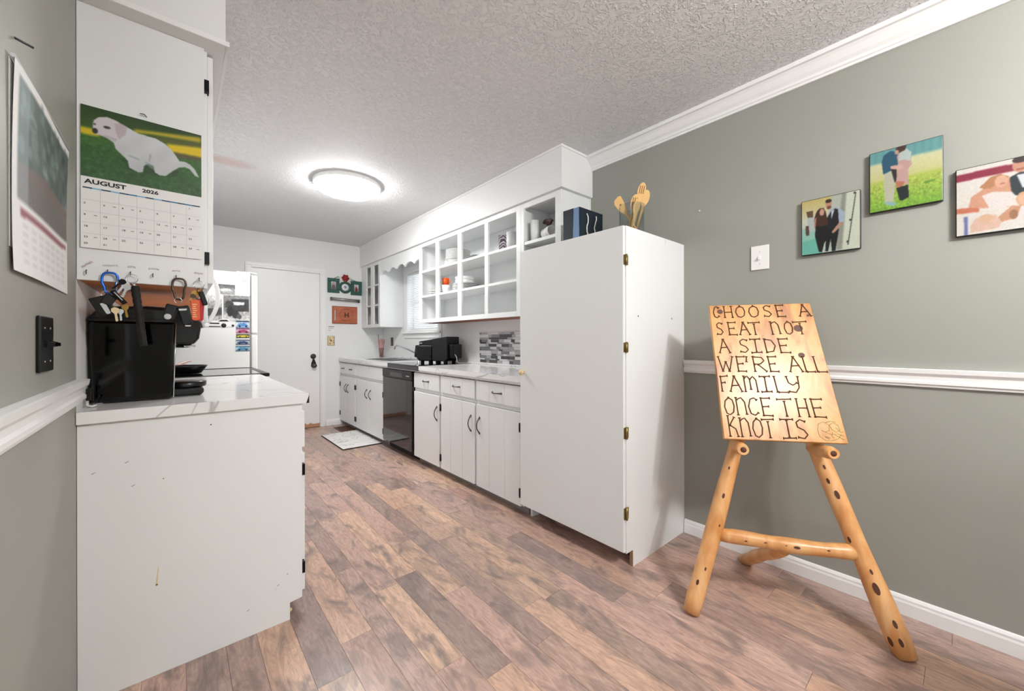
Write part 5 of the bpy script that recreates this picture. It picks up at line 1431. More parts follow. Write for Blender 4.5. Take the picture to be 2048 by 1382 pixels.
part('ring_burn', MB().tube([(1.755 + 0.088 * math.cos(a), yb - 0.0165, 1.468 + 0.088 * math.sin(a)) for a in np.linspace(0, 2 * math.pi, 36, endpoint=False)], 0.0014, 6, closed=True), 'burnt', cb)
part('monogram', merge([txt_mesh('H', 0.085, (1.726, yb - 0.0168, 1.440), (1, 0, 0), (0, 0, 1), bold=0.004)]), 'burnt', cb)
part('name_lettering', MB().tube([(1.685 + 0.0078 * k, yb - 0.0172, 1.462 + (0.006 if k % 2 else -0.004) * (1 + 0.4 * math.sin(k))) for k in range(19)], 0.0014, 5), 'burnt', cb)
part('leaf_burn', merge([scr for scr in (MB().tube([(1.70, yb - 0.0166, 1.405), (1.73, yb - 0.0166, 1.395), (1.77, yb - 0.0166, 1.395), (1.80, yb - 0.0166, 1.405)], 0.0016, 5), MB().tube([(1.72, yb - 0.0166, 1.545), (1.755, yb - 0.0166, 1.552), (1.79, yb - 0.0166, 1.545)], 0.0016, 5))]), 'burnt', cb)

t = thing('paper_note', 'small white printed note beside the door casing', 'note', (1.567, yb, 1.24))
part('sheet', B_(1.526, 1.612, yb - 0.001, yb, 1.235, 1.322), 'paper', t)
part('print_lines', MB().box(1.530, 1.606, yb - 0.0015, yb - 0.0011, 1.300, 1.312).box(1.530, 1.600, yb - 0.0015, yb - 0.0011, 1.278, 1.284).box(1.530, 1.560, yb - 0.0015, yb - 0.0011, 1.252, 1.259), 'pen_grey', t)
t = thing('light_switch', 'cream light switch plate with dark floral pattern by the door', 'switch', (1.566, yb, 1.053))
part('plate', B_(1.522, 1.611, yb - 0.006, yb, 1.053, 1.181), 'cream', t, 0.002)
part('border', MB().tube([(1.525, yb - 0.0065, 1.056), (1.608, yb - 0.0065, 1.056), (1.608, yb - 0.0065, 1.178), (1.525, yb - 0.0065, 1.178)], 0.003, 6, closed=True), 'ink', t)
part('toggle', B_(1.561, 1.571, yb - 0.016, yb - 0.0062, 1.108, 1.130), 'ink', t, 0.001)
fl = MB()
for k in range(12):
    a = k * 2.1; fl.ball((1.566 + 0.028 * math.cos(a), yb - 0.0065, 1.117 + 0.042 * math.sin(a * 1.3)), 0.0045, 0.0008, 0.006, 6, 4)
part('floral_pattern', fl, 'ink', t)

# ================================================================== FLOOR: mat and vent
mt_ = thing('kitchen_mat', 'white marbled mat with dark edge on the floor by the sink', 'mat', (1.51, 4.53, 0.0))
part('backing', B_(1.298, 1.716, 4.140, 4.930, 0.0005, 0.010), 'mat_edge', mt_, 0.002)
part('top', B_(1.302, 1.712, 4.144, 4.926, 0.0101, 0.0135), 'marble_mat', mt_, 0.0015)
fv = thing('floor_vent', 'brown metal floor vent between the mat and the back wall', 'vent', (1.63, 5.15, 0))
part('frame', MB().box(1.545, 1.725, 5.00, 5.02, 0.0005, 0.006).box(1.545, 1.725, 5.28, 5.30, 0.0005, 0.006).box(1.545, 1.565, 5.02, 5.28, 0.0005, 0.006).box(1.705, 1.725, 5.02, 5.28, 0.0005, 0.006), 'vent_brown', fv, 0.001)
part('duct', B_(1.565, 1.705, 5.02, 5.28, 0.0003, 0.0015), 'vent_hole', fv)
for k in range(12):
    part('louvre', B_(1.565, 1.705, 5.027 + k * 0.0215, 5.037 + k * 0.0215, 0.002, 0.005), 'vent_brown', fv)
# ================================================================== GREY WALL: photographs, switch
def wall_photo(label, y0, y1, z0, z1, ras, t=0.020):
    """y0 = far (left in view) edge, y1 = near edge"""
    th = thing('wall_photograph', label, 'photograph', (W, (y0 + y1) / 2, z0), 'photographs on the grey wall')
    part('panel', B_(W - t, W - 0.0006, y1, y0, z0, z1), 'frame_black', th, 0.003)
    m_ = 0.003
    ras.obj('photo', (W - t - 0.0006, y0 - m_, z1 - m_), (0, -(y0 - y1 - 2 * m_), 0), (0, 0, -(z1 - z0 - 2 * m_)), 'print_satin', th, dens=0.62)
# left: couple in dark clothes in a hallway
c1 = quadconv((110, 640), (630, 527), (630, 1045), (110, 1108))
r = Ras(140, 140, (206, 214, 190))
r.grad(0, 0.35, (214, 196, 120), (222, 222, 190)).grad(0.35, 1, (220, 226, 206), (196, 214, 196))
r.poly(c1([(110, 930), (260, 900), (290, 1100), (110, 1110)]), (120, 200, 180)).poly(c1([(110, 880), (235, 850), (235, 960), (110, 990)]), (160, 214, 196))
r.poly(c1([(380, 575), (480, 555), (480, 1060), (380, 1075)]), (196, 202, 190)).poly(c1([(480, 555), (520, 548), (480, 1055), (430, 1060)]), (156, 160, 148))
r.poly(c1([(520, 548), (632, 525), (632, 1045), (480, 1060)]), (222, 230, 210))
r.blur(2)
r.poly(c1([(595, 545), (603, 545), (535, 1020), (526, 1020)]), (70, 74, 68))
for q in ((588, 552), (551, 795), (527, 988)):
    a = c1([q])[0]; r.ell(a[0], a[1], 0.018, 0.018, (50, 46, 42))
r.poly(c1([(165, 760), (225, 740), (225, 890), (165, 905)]), (196, 206, 206)).poly(c1([(145, 850), (175, 845), (180, 930), (148, 935)]), (96, 64, 52)).poly(c1([(150, 725), (215, 710), (215, 770), (165, 775)]), (110, 84, 56))
r.poly(c1([(240, 850), (300, 830), (370, 850), (350, 960), (320, 1000), (300, 1080), (270, 1075), (235, 940)]), (24, 26, 28))
r.poly(c1([(345, 830), (455, 800), (450, 900), (420, 1070), (390, 1070), (380, 960), (355, 1075), (330, 1070)]), (20, 22, 26))
r.poly(c1([(370, 700), (440, 680), (500, 720), (500, 810), (455, 820), (380, 870), (345, 790)]), (176, 196, 214))
r.poly(c1([(380, 720), (420, 690), (445, 700), (455, 860), (350, 880), (345, 780)]), (26, 28, 36)).poly(c1([(385, 715), (415, 700), (385, 790)]), (214, 224, 232))
r.poly(c1([(250, 720), (280, 690), (315, 685), (335, 720), (360, 840), (300, 850), (230, 850), (225, 790)]), (74, 48, 38))
r.poly(c1([(225, 790), (250, 770), (240, 860), (228, 865)]), (186, 140, 116)).poly(c1([(455, 815), (495, 810), (430, 890), (400, 915), (388, 900)]), (196, 150, 128))
for q, rx, ry, cc in (((300, 725), 0.042, 0.062, (214, 168, 146)), ((362, 650), 0.055, 0.075, (204, 156, 132)), ((360, 625), 0.055, 0.035, (58, 40, 32)), ((365, 682), 0.040, 0.032, (120, 76, 54))):
    a = c1([q])[0]; r.ell(a[0], a[1], rx, ry, cc)
r.noise(0.03).blur(1)
wall_photo('small photograph of a couple in dark clothes, lowest left of the three', 0.503, 0.291, 1.530, 1.788, r)
# middle: couple embracing on grass
c2 = quadconv((710, 225), (1345, 58), (1345, 632), (710, 742))
r = Ras(150, 140, (200, 206, 150))
r.grad(0, 0.2, (96, 156, 156), (130, 180, 176)).grad(0.2, 0.5, (226, 224, 180), (214, 214, 146)).grad(0.5, 1.0, (190, 206, 96), (128, 182, 62))
m = r.mask_poly(c2([(710, 225), (1345, 58), (1345, 175), (710, 325)])); r.put(m, (112, 172, 172))
for k in range(9): r.poly([(0.08 + 0.11 * k, 0), (0.1 + 0.11 * k, 0), (0.1 + 0.11 * k, 0.18), (0.08 + 0.11 * k, 0.18)], (70, 130, 132), 0.5)
r.blur(3); r.noise(0.10, 3, (r.Y > 0.55).astype(float))
r.poly(c2([(1190, 470), (1290, 440), (1290, 455), (1200, 485)]), (80, 140, 50), 0.7)
r.poly(c2([(845, 370), (930, 340), (950, 420), (930, 640), (850, 650), (840, 500)]), (200, 200, 178))
r.poly(c2([(840, 650), (900, 640), (965, 655), (930, 680), (870, 672)]), (150, 190, 190))
r.poly(c2([(820, 290), (840, 230), (900, 190), (960, 195), (985, 280), (950, 345), (835, 400)]), (40, 92, 116))
r.poly(c2([(900, 330), (960, 320), (960, 460), (940, 470)]), (48, 40, 44))
r.poly(c2([(985, 200), (1040, 165), (1085, 200), (1090, 310), (1060, 350), (1065, 490), (950, 470), (975, 320), (960, 240)]), (206, 168, 162))
r.poly(c2([(985, 200), (1045, 165), (1090, 200), (1080, 280), (1030, 265), (975, 280)]), (196, 212, 208))
r.poly(c2([(900, 325), (990, 310), (1030, 330), (1000, 355), (905, 350)]), (222, 178, 166)).poly(c2([(950, 460), (1030, 460), (1010, 520), (955, 510)]), (190, 120, 96))
r.poly(c2([(955, 520), (1060, 490), (1068, 600), (1010, 630), (985, 630)]), (30, 38, 36))
r.poly(c2([(950, 170), (985, 145), (1045, 140), (1035, 180), (985, 205), (955, 200)]), (70, 44, 36))
a = c2([(960, 200)])[0]; r.ell(a[0], a[1], 0.03, 0.035, (206, 164, 140))
r.noise(0.03).blur(1)
wall_photo('photograph of a couple embracing on green grass, highest of the three', 0.263, 0.050, 1.672, 1.928, r)
# right: family group, only partly in view
c3 = quadconv((1450, 365), (2090, 225), (2090, 880), (1450, 935))
r = Ras(150, 140, (232, 226, 218))
r.poly(c3([(1450, 410), (1700, 350), (2100, 280), (2100, 345), (1750, 405), (1450, 470)]), (142, 36, 62))
r.poly(c3([(1450, 700), (1620, 680), (1620, 730), (1450, 745)]), (206, 120, 90)).poly(c3([(1505, 770), (1535, 765), (1535, 930), (1508, 930)]), (110, 116, 170))
r.blur(1)
r.poly(c3([(1835, 440), (1900, 400), (2040, 380), (2095, 400), (2095, 660), (2020, 640), (1870, 600), (1830, 540)]), (36, 46, 52))
r.poly(c3([(1880, 420), (1990, 400), (2020, 380), (1960, 520), (1920, 540)]), (226, 230, 234))
r.poly(c3([(1560, 600), (1640, 540), (1700, 440), (1760, 415), (1830, 430), (1850, 600), (1840, 700), (1640, 700), (1540, 690)]), (214, 158, 130))
r.poly(c3([(1640, 590), (1720, 560), (1850, 570), (1860, 690), (1700, 720)]), (236, 226, 222))
r.poly(c3([(1620, 520), (1700, 430), (1770, 405), (1830, 430), (1700, 530), (1650, 530)]), (186, 130, 90))
r.poly(c3([(1870, 640), (1900, 580), (1990, 560), (2020, 620), (2010, 700), (1900, 700)]), (214, 170, 130)).poly(c3([(1880, 720), (2000, 680), (2100, 690), (2100, 850), (1930, 830)]), (238, 222, 218))
r.poly(c3([(1740, 800), (1850, 690), (1910, 700), (1880, 800), (1780, 830)]), (206, 152, 120)).poly(c3([(1590, 790), (1650, 760), (1740, 760), (1780, 830), (1760, 880), (1560, 910), (1550, 860)]), (226, 190, 170))
for q, rx, ry, cc in (((1775, 470), 0.07, 0.085, (224, 176, 150)), ((1905, 335), 0.085, 0.10, (206, 150, 122)), ((1905, 285), 0.085, 0.045, (52, 36, 30)), ((1940, 640), 0.08, 0.075, (226, 180, 150)), ((1670, 790), 0.075, 0.06, (224, 184, 152)), ((1860, 770), 0.05, 0.07, (160, 116, 80))):
    a = c3([q])[0]; r.ell(a[0], a[1], rx, ry, cc)
a = c3([(1905, 350)])[0]; r.ell(a[0], a[1] + 0.03, 0.05, 0.012, (150, 90, 74)); a = c3([(1785, 490)])[0]; r.ell(a[0], a[1], 0.03, 0.012, (190, 110, 96))
r.noise(0.04).blur(1)
wall_photo('photograph of a family group, cut off at the right edge', 0.019, -0.195, 1.522, 1.778, r)

t = thing('light_switch', 'white toggle switch plate on the grey wall left of the photographs', 'switch', (W, 0.665, 1.48))
part('plate', B_(W - 0.007, W - 0.0006, 0.625, 0.706, 1.480, 1.603), 'white_plastic', t, 0.002)
part('toggle', MB().prism([(W - 0.0072, 0.660, 1.533), (W - 0.0072, 0.660, 1.551), (W - 0.020, 0.660, 1.539), (W - 0.020, 0.660, 1.530)], (0, 0.010, 0)), 'white_plastic', t, 0.001)
for z_ in (1.510, 1.573): part('screw', MB().lathe([(0.003, 0), (0.002, 0.001), (0, 0.0011)], (W - 0.0071, 0.6655, z_), 8, (-1, 0, 0)), 'label_silver', t)
tag(part('wall_anchor', MB().lathe([(0.005, 0), (0.004, 0.004), (0, 0.0045)], (W - 0.0005, 0.968, 1.864), 10, (-1, 0, 0)), 'white_plastic'), 'tiny white anchor in the grey wall above the pantry', 'anchor')

# ================================================================== LEFT GREY WALL: calendar, switch, nail
lc = thing('wall_calendar', 'calendar with landscape photo on the grey left wall', 'calendar', (LW + 0.004, 1.4, 1.26))
r = Ras(110, 120, (240, 240, 240))
r.poly([(0.06, 0.05), (1, 0.05), (1, 0.64), (0.06, 0.64)], (110, 116, 112))
mk = r.mask_poly([(0.06, 0.05), (1, 0.05), (1, 0.40), (0.06, 0.46)]); r.put(mk, (86, 100, 92))
for k in range(90):
    x_, y_ = rng.uniform(0.08, 1.0), rng.uniform(0.06, 0.42); g_ = rng.uniform(0.5, 1.6)
    r.ell(x_, y_, rng.uniform(0.02, 0.06), rng.uniform(0.02, 0.05), tuple(np.array((80, 96, 88)) * g_ + np.array((30, 36, 46)) * (1 - x_)), 0.5)
r.poly([(0.06, 0.46), (0.5, 0.40), (1, 0.44), (1, 0.50), (0.5, 0.48), (0.06, 0.52)], (116, 104, 98)); r.poly([(0.06, 0.52), (0.5, 0.48), (1, 0.50), (1, 0.64), (0.06, 0.64)], (112, 108, 104))
for k in range(14): r.poly([(0.2 + 0.05 * k, 0.5), (0.215 + 0.05 * k, 0.5), (0.3 + 0.06 * k, 0.64), (0.28 + 0.06 * k, 0.64)], (90, 86, 82), 0.5)
r.put((r.X > 0.06) & (r.X < 0.2) & (r.Y > 0.05) & (r.Y < 0.64), (176, 190, 200), 0.45)
r.poly([(0.10, 0.675), (0.97, 0.675), (0.97, 0.705), (0.10, 0.715)], (150, 92, 100))
for k in range(5):
    for j in range(7): r.poly([(0.12 + 0.12 * j, 0.75 + 0.045 * k), (0.20 + 0.12 * j, 0.75 + 0.045 * k), (0.20 + 0.12 * j, 0.757 + 0.045 * k), (0.12 + 0.12 * j, 0.757 + 0.045 * k)], (190, 190, 192), 0.8)
r.blur(1)
def lbend(X, Y):
    d = 0.0015 + 0.010 * (Y - 0.63) ** 2 + 0.002 * (1 + np.sin(X * 5))
    d = d + 0.006 * np.clip(Y - 0.85, 0, 1) * np.sin(X * 3 + 1)
    return np.stack([d, 0 * d, -0.006 * X * np.clip(Y - 0.8, 0, 1)], -1)
r.obj('pages', (LW + 0.001, 1.150, 1.664), (0, 0.490, 0), (0, 0, -0.398), 'print_matte', lc, lbend)
part('binding', MB().tube([(LW + 0.006, 1.150, 1.665), (LW + 0.006, 1.64, 1.672)], 0.004, 8), 'label_silver', lc)
part('backing', B_(LW + 0.0006, LW + 0.0012, 1.152, 1.638, 1.31, 1.662), 'paper', lc)
tag(part('wall_nail', MB().tube([(LW - 0.001, 1.19, 1.717), (LW + 0.022, 1.20, 1.713)], 0.0022, 6), 'dark_steel'), 'bare nail in the grey wall above the landscape calendar', 'nail')
t = thing('light_switch', 'black switch plate on the grey left wall above the rail', 'switch', (LW, 1.46, 1.045))
part('plate', B_(LW + 0.0006, LW + 0.008, 1.331, 1.449, 1.062, 1.190), 'black_plastic', t, 0.003)
for y in (1.365, 1.415):
    part('toggle', MB().prism([(LW + 0.0082, y - 0.005, 1.118), (LW + 0.0082, y - 0.005, 1.135), (LW + 0.024, y - 0.005, 1.129), (LW + 0.024, y - 0.005, 1.121)], (0, 0.010, 0)), 'black_gloss', t)
    for z_ in (1.086, 1.163): part('screw', MB().lathe([(0.003, 0), (0.002, 0.001), (0, 0.0011)], (LW + 0.0081, y, z_), 8, (1, 0, 0)), 'steel', t)

# ================================================================== LOG EASEL WITH CARVED SIGN
def V3(*a): return Vector(a)
nb = V3(math.cos(math.radians(37)), math.sin(math.radians(37)), 0); ti = math.radians(22.5)
NN = nb * math.cos(ti) - V3(0, 0, 1) * math.sin(ti)           # from the sign's face into its back
ez = thing('log_easel', 'varnished log easel standing by the grey wall', 'easel', (1.86, 0.5, 0))
erng = random.Random(21)
def log(name, a, b, r0, r1, wob=0.0035, knots=(), cut=False, n_=22):
    a, b = Vector(a), Vector(b); d = b - a
    s_ = d.cross(V3(0, 0, 1)).normalized(); t_ = s_.cross(d).normalized()
    ph = erng.uniform(0, 6)
    pts, rad = [], []
    for i in range(n_ + 1):
        t = i / n_
        pts.append(a + d * t + s_ * wob * math.sin(ph + t * 7) + t_ * wob * math.sin(ph * 2 + t * 5))
        rr = r0 + (r1 - r0) * t + wob * 0.55 * math.sin(ph * 3 + t * 16)
        rad.append(rr * (0.86 if i == 0 else (0.80 if i == n_ else 1)))
    o = part(name, MB().tube(pts, rad, 16), 'log_pine', ez)
    cam = V3(0, 0, 1.12)
    for t, off, kr in knots:
        i = min(n_, max(0, int(t * n_)))
        p = pts[i]; vd = (cam - p).normalized(); dd = d.normalized()
        vd = (vd - dd * vd.dot(dd)).normalized(); sd_ = dd.cross(vd)
        out = (vd * math.cos(off) + sd_ * math.sin(off)).normalized(); tan = dd.cross(out)
        c = p + out * (rad[i] - 0.0008)
        poly = [c + dd * (kr * 1.9 * math.cos(q)) + tan * (kr * 0.85 * math.sin(q)) for q in np.linspace(0, 2 * math.pi, 12, endpoint=False)]
        part('knot', MB().prism(poly, out * 0.0016), 'knot_dark', o)
    return o, pts, rad
log('front_leg', (1.616, 0.741, 0.001), (2.196, 0.617, 1.215), 0.036, 0.026, knots=((0.13, -0.2, 0.006), (0.14, 0.25, 0.004), (0.40, 0.1, 0.006), (0.46, -0.1, 0.004), (0.30, 0.5, 0.003)))
log('front_leg', (1.964, 0.135, 0.001), (2.158, 0.590, 1.09), 0.038, 0.027, knots=((0.05, -0.7, 0.008), (0.075, 0.1, 0.007), (0.11, 0.25, 0.007), (0.20, 0.0, 0.011), (0.25, 0.2, 0.005), (0.34, -0.6, 0.006), (0.48, 0.1, 0.009), (0.53, -0.2, 0.006), (0.565, 0.0, 0.005)))
log('cross_bar', (1.764, 0.698, 0.288), (2.012, 0.266, 0.301), 0.028, 0.029, knots=((0.25, 0.4, 0.003), (0.40, 0.2, 0.003), (0.62, 0.15, 0.006), (0.84, 0.1, 0.003), (0.52, 0.1, 0.002)), n_=14)
log('rear_leg', (2.205, 0.735, 0.002), (1.915, 0.49, 0.258), 0.030, 0.026, n_=10)
for k, (a, b) in enumerate((((1.938, 0.690, 0.654), (1.762, 0.590, 0.6805)), ((2.092, 0.434, 0.660), (1.966, 0.335, 0.6815)))):
    o, pts, rad = log('peg', a, b, 0.023, 0.0265, 0.001, n_=6)
    dd = (Vector(b) - Vector(a)).normalized()
    part('heartwood', MB().lathe([(0.0115, 0), (0.009, 0.001), (0, 0.0012)], Vector(b) + dd * 0.0003, 12, dd), 'knot_dark', o)

TLp, TRp, BRp, BLp = V3(1.967, 0.810, 1.300), V3(2.229, 0.465, 1.303), V3(2.046, 0.301, 0.7130), V3(1.768, 0.667, 0.7095)
sg = thing('carved_sign', 'pine board sign with burnt lettering resting on the log easel', 'sign', (BLp + BRp) / 2)
NRM = -NN
bm_ = MB().prism([TLp - NRM * 0.020, TRp - NRM * 0.020, BRp - NRM * 0.020, BLp - NRM * 0.020], NRM * 0.020)
part('board', bm_, 'sign_pine', sg, 0.003)
def bp(s_, t_, off=0.0): return (TLp * (1 - s_) + TRp * s_) * (1 - t_) + (BLp * (1 - s_) + BRp * s_) * t_ + NRM * off
GLY = {
 'C': [[(0.95, 0.12), (0.7, 0.0), (0.3, 0.08), (0.05, 0.5), (0.2, 0.9), (0.6, 1.0), (0.95, 0.85)]],
 'H': [[(0.1, 0), (0.1, 1)], [(0.9, 0), (0.95, 1)], [(0.1, 0.52), (0.9, 0.52)]],
 'O': [[(0.5, 0.02), (0.15, 0.2), (0.03, 0.55), (0.2, 0.92), (0.5, 1.0), (0.85, 0.85), (0.97, 0.5), (0.85, 0.15), (0.5, 0.02)]],
 'S': [[(0.9, 0.1), (0.5, 0.0), (0.15, 0.15), (0.2, 0.4), (0.7, 0.55), (0.92, 0.78), (0.6, 0.98), (0.1, 0.92)]],
 'E': [[(0.15, 0), (0.2, 1)], [(0.15, 0.02), (0.95, 0.0)], [(0.2, 0.5), (0.75, 0.48)], [(0.2, 0.98), (1.0, 1.0)]],
 'A': [[(0.05, 1), (0.45, 0)], [(0.45, 0), (0.98, 1)], [(0.22, 0.62), (0.78, 0.6)]],
 'T': [[(0.0, 0.06), (1.0, 0.03)], [(0.5, 0.16), (0.52, 1.0)]],
 'N': [[(0.15, 0.0), (0.2, 1.0)], [(0.2, 0.12), (0.6, 0.0), (0.88, 0.25), (0.95, 0.95)]],
 'I': [[(0.0, 0.02), (1.0, 0.0)], [(0.5, 0.06), (0.5, 0.94)], [(0.02, 1.0), (1.0, 0.97)]],
 'D': [[(0.1, 0.0), (0.15, 1.0)], [(0.15, 0.03), (0.7, 0.1), (0.98, 0.5), (0.75, 0.9), (0.2, 0.97)]],
 'W': [[(0.0, 0.0), (0.25, 1.0)], [(0.25, 1.0), (0.5, 0.35)], [(0.5, 0.35), (0.7, 1.0)], [(0.7, 1.0), (1.0, 0.0)]],
 "'": [[(0.6, 0.0), (0.3, 0.35)]],
 'R': [[(0.12, 0.0), (0.15, 1.0)], [(0.15, 0.02), (0.75, 0.06), (0.9, 0.28), (0.6, 0.5), (0.2, 0.52)], [(0.45, 0.55), (0.98, 1.0)]],
 'L': [[(0.12, 0.0), (0.2, 1.0)], [(0.3, 1.0), (1.0, 1.0)]],
 'F': [[(0.15, 0.05), (0.2, 1.0)], [(0.15, 0.05), (1.0, 0.0)], [(0.2, 0.45), (0.65, 0.43)]],
 'M': [[(0.1, 0.0), (0.12, 1.0)], [(0.14, 0.12), (0.35, 0.0), (0.5, 0.2), (0.52, 0.85)], [(0.52, 0.2), (0.75, 0.02), (0.95, 0.25), (0.98, 1.0)]],
 'Y': [[(0.05, 0.0), (0.15, 0.4), (0.45, 0.55), (0.8, 0.4)], [(0.95, 0.0), (0.9, 0.7), (0.6, 1.0), (0.1, 0.95)]],
 'K': [[(0.15, -0.1), (0.2, 1.0)], [(0.75, -0.02), (0.25, 0.42)], [(0.3, 0.42), (0.8, 0.6), (0.95, 1.0)]],
}
SIGN = [(0.012, 0.105, [('C', .035, .095), ('H', .14, .23), ('O', .26, .355), ('O', .39, .49), ('S', .53, .615), ('E', .65, .74), ('A', .87, .98)]),
        (0.145, 0.245, [('S', .045, .115), ('E', .155, .245), ('A', .27, .37), ('T', .365, .475), ('N', .565, .66), ('O', .70, .78), ('T', .79, .915)]),
        (0.280, 0.385, [('A', .05, .155), ('S', .245, .335), ('I', .355, .45), ('D', .48, .585), ('E', .605, .71)]),
        (0.415, 0.525, [('W', .03, .165), ('E', .19, .28), ("'", .285, .305), ('R', .34, .465), ('E', .48, .57), ('A', .665, .78), ('L', .79, .885), ('L', .885, .985)]),
        (0.560, 0.672, [('F', .02, .095), ('A', .105, .215), ('M', .23, .355), ('I', .385, .475), ('L', .50, .615), ('Y', .615, .725)]),
        (0.715, 0.835, [('O', .035, .125), ('N', .13, .23), ('C', .245, .33), ('E', .35, .445), ('T', .50, .62), ('H', .655, .75), ('E', .77, .88)]),
        (0.855, 0.980, [('K', .04, .13), ('N', .14, .235), ('O', .255, .34), ('T', .34, .44), ('I', .495, .60), ('S', .61, .705)])]
def stroke_strip(pts, w):
    """burnt stroke on the board: a low ridge with knobbed ends"""
    mb = MB()
    P_ = [Vector(p) for p in pts]
    mb.tube(P_, [w * 0.5] * len(P_), 6)
    for q in (P_[0], P_[-1]):
        dq = (P_[1] - P_[0]) if q is P_[0] else (P_[-1] - P_[-2])
        sd_ = dq.cross(NRM).normalized()
        mb.tube([q - sd_ * w * 0.95, q + sd_ * w * 0.95], [w * 0.45] * 2, 6)
    return mb
for t0, t1, items in SIGN:
    for ch, s0, s1 in items:
        mbs = []
        for st in GLY[ch]:
            pl = []
            for i in range(len(st) - 1):
                for q in range(3):
                    f_ = q / 3
                    pl.append((st[i][0] + (st[i + 1][0] - st[i][0]) * f_, st[i][1] + (st[i + 1][1] - st[i][1]) * f_))
            pl.append(st[-1])
            mbs.append(stroke_strip([bp(s0 + (s1 - s0) * a, t0 + (t1 - t0) * b, 0.0002) for a, b in pl], 0.0054))
        part('letter', merge(mbs), 'burnt', sg)
dood = MB()
def dl(pts, w=0.0016): dood.tube([bp(a, b, 0.0002) for a, b in pts], w * 0.6, 5)
dl([(.80, .88), (.785, .92), (.79, .96), (.83, .985), (.88, .985), (.93, .97), (.96, .945)])
dl([(.80, .88), (.84, .865), (.885, .885), (.875, .92), (.84, .93), (.815, .92)])
dl([(.885, .885), (.92, .87), (.955, .885), (.96, .915), (.93, .93), (.90, .915), (.885, .885)])
dl([(.84, .93), (.88, .945), (.94, .94), (.98, .955)])
dl([(.83, .96), (.87, .965), (.86, .975), (.83, .96)]); dl([(.91, .945), (.95, .965), (.975, .975)]); dl([(.86, .87), (.90, .86), (.94, .865)])
dl([(.90, .93), (.885, .955), (.90, .965)]); dl([(.93, .90), (.965, .93), (.985, .925)])
part('knot_drawing', dood, 'pencil_green', sg, label='thin line drawing of a tied knot in the lower right corner')
for s_, t_, r_ in ((.105, .055, .012), (.83, .20, .017), (.80, .405, .012), (.95, .10, .006)):
    c = bp(s_, t_, 0.0)
    q = [c + (TRp - TLp).normalized() * r_ * 1.1 * math.cos(a) + (BLp - TLp).normalized() * r_ * math.sin(a) for a in np.linspace(0, 2 * math.pi, 14, endpoint=False)]
    part('board_knot', MB().prism(q, NRM * 0.0008), 'knot_dark', sg)

# ================================================================== LAMPS
kl = thing('ceiling_light', 'round white flush ceiling light, switched on, over the kitchen', 'ceiling light', (1.065, 3.335, 2.36))
me_, nt_, b_ = new_mat('lamp_diffuser')
b_.inputs['Base Color'].default_value = (0.9, 0.9, 0.9, 1)
b_.inputs['Emission Color'].default_value = (1.0, 0.996, 0.985, 1)
b_.inputs['Emission Strength'].default_value = KITCHEN_LAMP
MATS['lamp_diffuser'] = me_
part('rim', MB().lathe([(0.20, -0.012), (0.259, -0.012), (0.262, -0.008), (0.262, 0.018), (0.258, 0.020), (0.20, 0.020)], (1.065, 3.335, 2.419), 48), 'white_plastic', kl)
part('diffuser', MB().lathe([(0.0, -0.066), (0.08, -0.065), (0.16, -0.061), (0.205, -0.054), (0.236, -0.040), (0.251, -0.020), (0.254, -0.0125), (0.0, -0.0125)], (1.065, 3.335, 2.419), 48), 'lamp_diffuser', kl)

ch = thing('chandelier', 'three-globe chandelier over the dining table place, behind the viewpoint', 'chandelier', (1.12, -1.05, 2.12))
me_, nt_, b_ = new_mat('globe_glow')
b_.inputs['Base Color'].default_value = (0.9, 0.9, 0.9, 1)
b_.inputs['Emission Color'].default_value = (1.0, 0.985, 0.96, 1)
b_.inputs['Emission Strength'].default_value = DINING_LAMP
MATS['globe_glow'] = me_
part('stem', MB().tube([(1.12, -1.05, 2.4395), (1.12, -1.05, 2.27)], 0.010, 8).lathe([(0.06, 0), (0.05, -0.03), (0.012, -0.034)], (1.12, -1.05, 2.4395), 16), 'dark_steel', ch)
for k in range(3):
    a_ = 2.1 * k + 0.4
    gx, gy = 1.12 + 0.14 * math.cos(a_), -1.05 + 0.14 * math.sin(a_)
    part('arm', MB().tube([(1.12, -1.05, 2.28), (1.12 + 0.07 * math.cos(a_), -1.05 + 0.07 * math.sin(a_), 2.265), (gx, gy, 2.26)], 0.007, 8), 'dark_steel', ch)
    part('globe', MB().ball((gx, gy, 2.195), 0.06, seg=16, rings=10), 'globe_glow', ch)

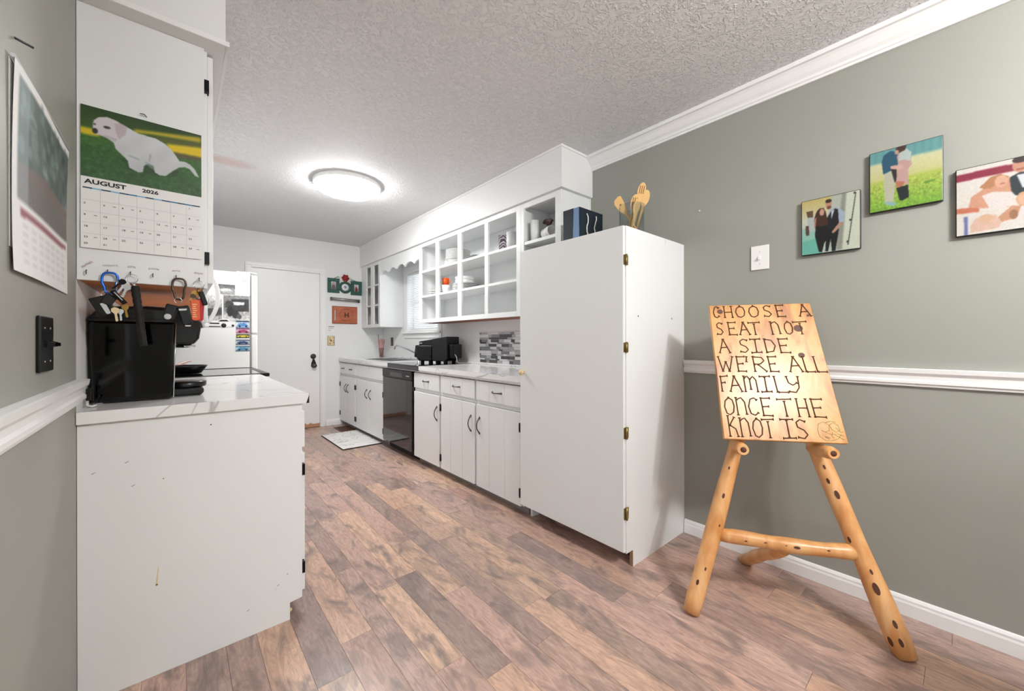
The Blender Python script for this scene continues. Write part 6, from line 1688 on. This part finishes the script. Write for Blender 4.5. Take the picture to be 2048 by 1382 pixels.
# dining table under the chandelier, just out of the frame
dt = thing('dining_table', 'brown wooden dining table under the chandelier, outside the frame', 'table', (1.25, -1.05, 0))
part('tabletop', B_(0.72, 1.78, -1.95, -0.20, 0.715, 0.745), 'brown_wood', dt, 0.006)
part('apron', MB().box(0.80, 1.70, -1.87, -1.85, 0.63, 0.7145).box(0.80, 1.70, -0.30, -0.28, 0.63, 0.7145).box(0.80, 0.82, -1.85, -0.30, 0.63, 0.7145).box(1.68, 1.70, -1.85, -0.30, 0.63, 0.7145), 'brown_wood', dt)
for x, y in ((0.77, -1.90), (1.66, -1.90), (0.77, -0.32), (1.66, -0.32)):
    part('leg', MB().prism([(x + 0.012, y + 0.012, 0.0005), (x + 0.058, y + 0.012, 0.0005), (x + 0.058, y + 0.058, 0.0005), (x + 0.012, y + 0.058, 0.0005)], (0, 0, 0.714)), 'brown_wood', dt, 0.004)

# small things at mid height: settle them to the surveyed heights
LIFT = {'car_card': (0.003, 0, 0.011), 'paper_sheet': (0.006, 0, 0.010), 'photo_print': (0.004, 0, 0.010), 'car_cutout': (0, 0, 0.011), 'microwave': (0.003, 0, 0.011),
        'key_set': (0.003, 0, 0.010), 'screw_hook': (0.004, 0, 0.010), 'handwritten_name': (0.004, 0, 0.010),
        'picture_trio': (0.003, 0, 0.008), 'towel_bar': (0, 0, 0.010), 'cutting_board': (0, 0, 0.010), 'paper_note': (-0.003, 0, 0.011),
        'wall_outlet': (0, 0.018, 0.012), 'mosaic_backsplash': (0, 0.011, 0.0105), 'wall_anchor': (0, 0.02, 0.008),
        'gift_bag': (0, 0.014, 0), 'glass_jar': (0, 0.014, 0), 'wooden_utensil': (0, 0.014, 0.006), 'tumbler': (0, 0.011, 0), 'coffee_mug': (0, 0.012, 0), 'carved_bird': (-0.02, 0.052, 0),
        'kitchen_tap': (0, 0.016, 0), 'straw_glass': (0, 0.018, 0), 'drinking_straw': (0, 0.018, 0), 'kitchen_mat': (-0.008, 0.025, 0), 'floor_vent': (-0.01, 0.03, 0), 'ceiling_light': (0.014, 0.008, 0)}
for o in list(col.objects):
    if o.parent is None:
        d_ = LIFT.get(o.name.split('.')[0])
        if d_: o.location = o.location + Vector(d_)
for o in list(col.objects):
    if o.parent is None and o.name.startswith('light_switch'):
        if o.location.y > 5: o.location = o.location + Vector((-0.006, 0, 0.011))
        elif o.location.x > 2: o.location = o.location + Vector((0, 0.016, 0.0125))
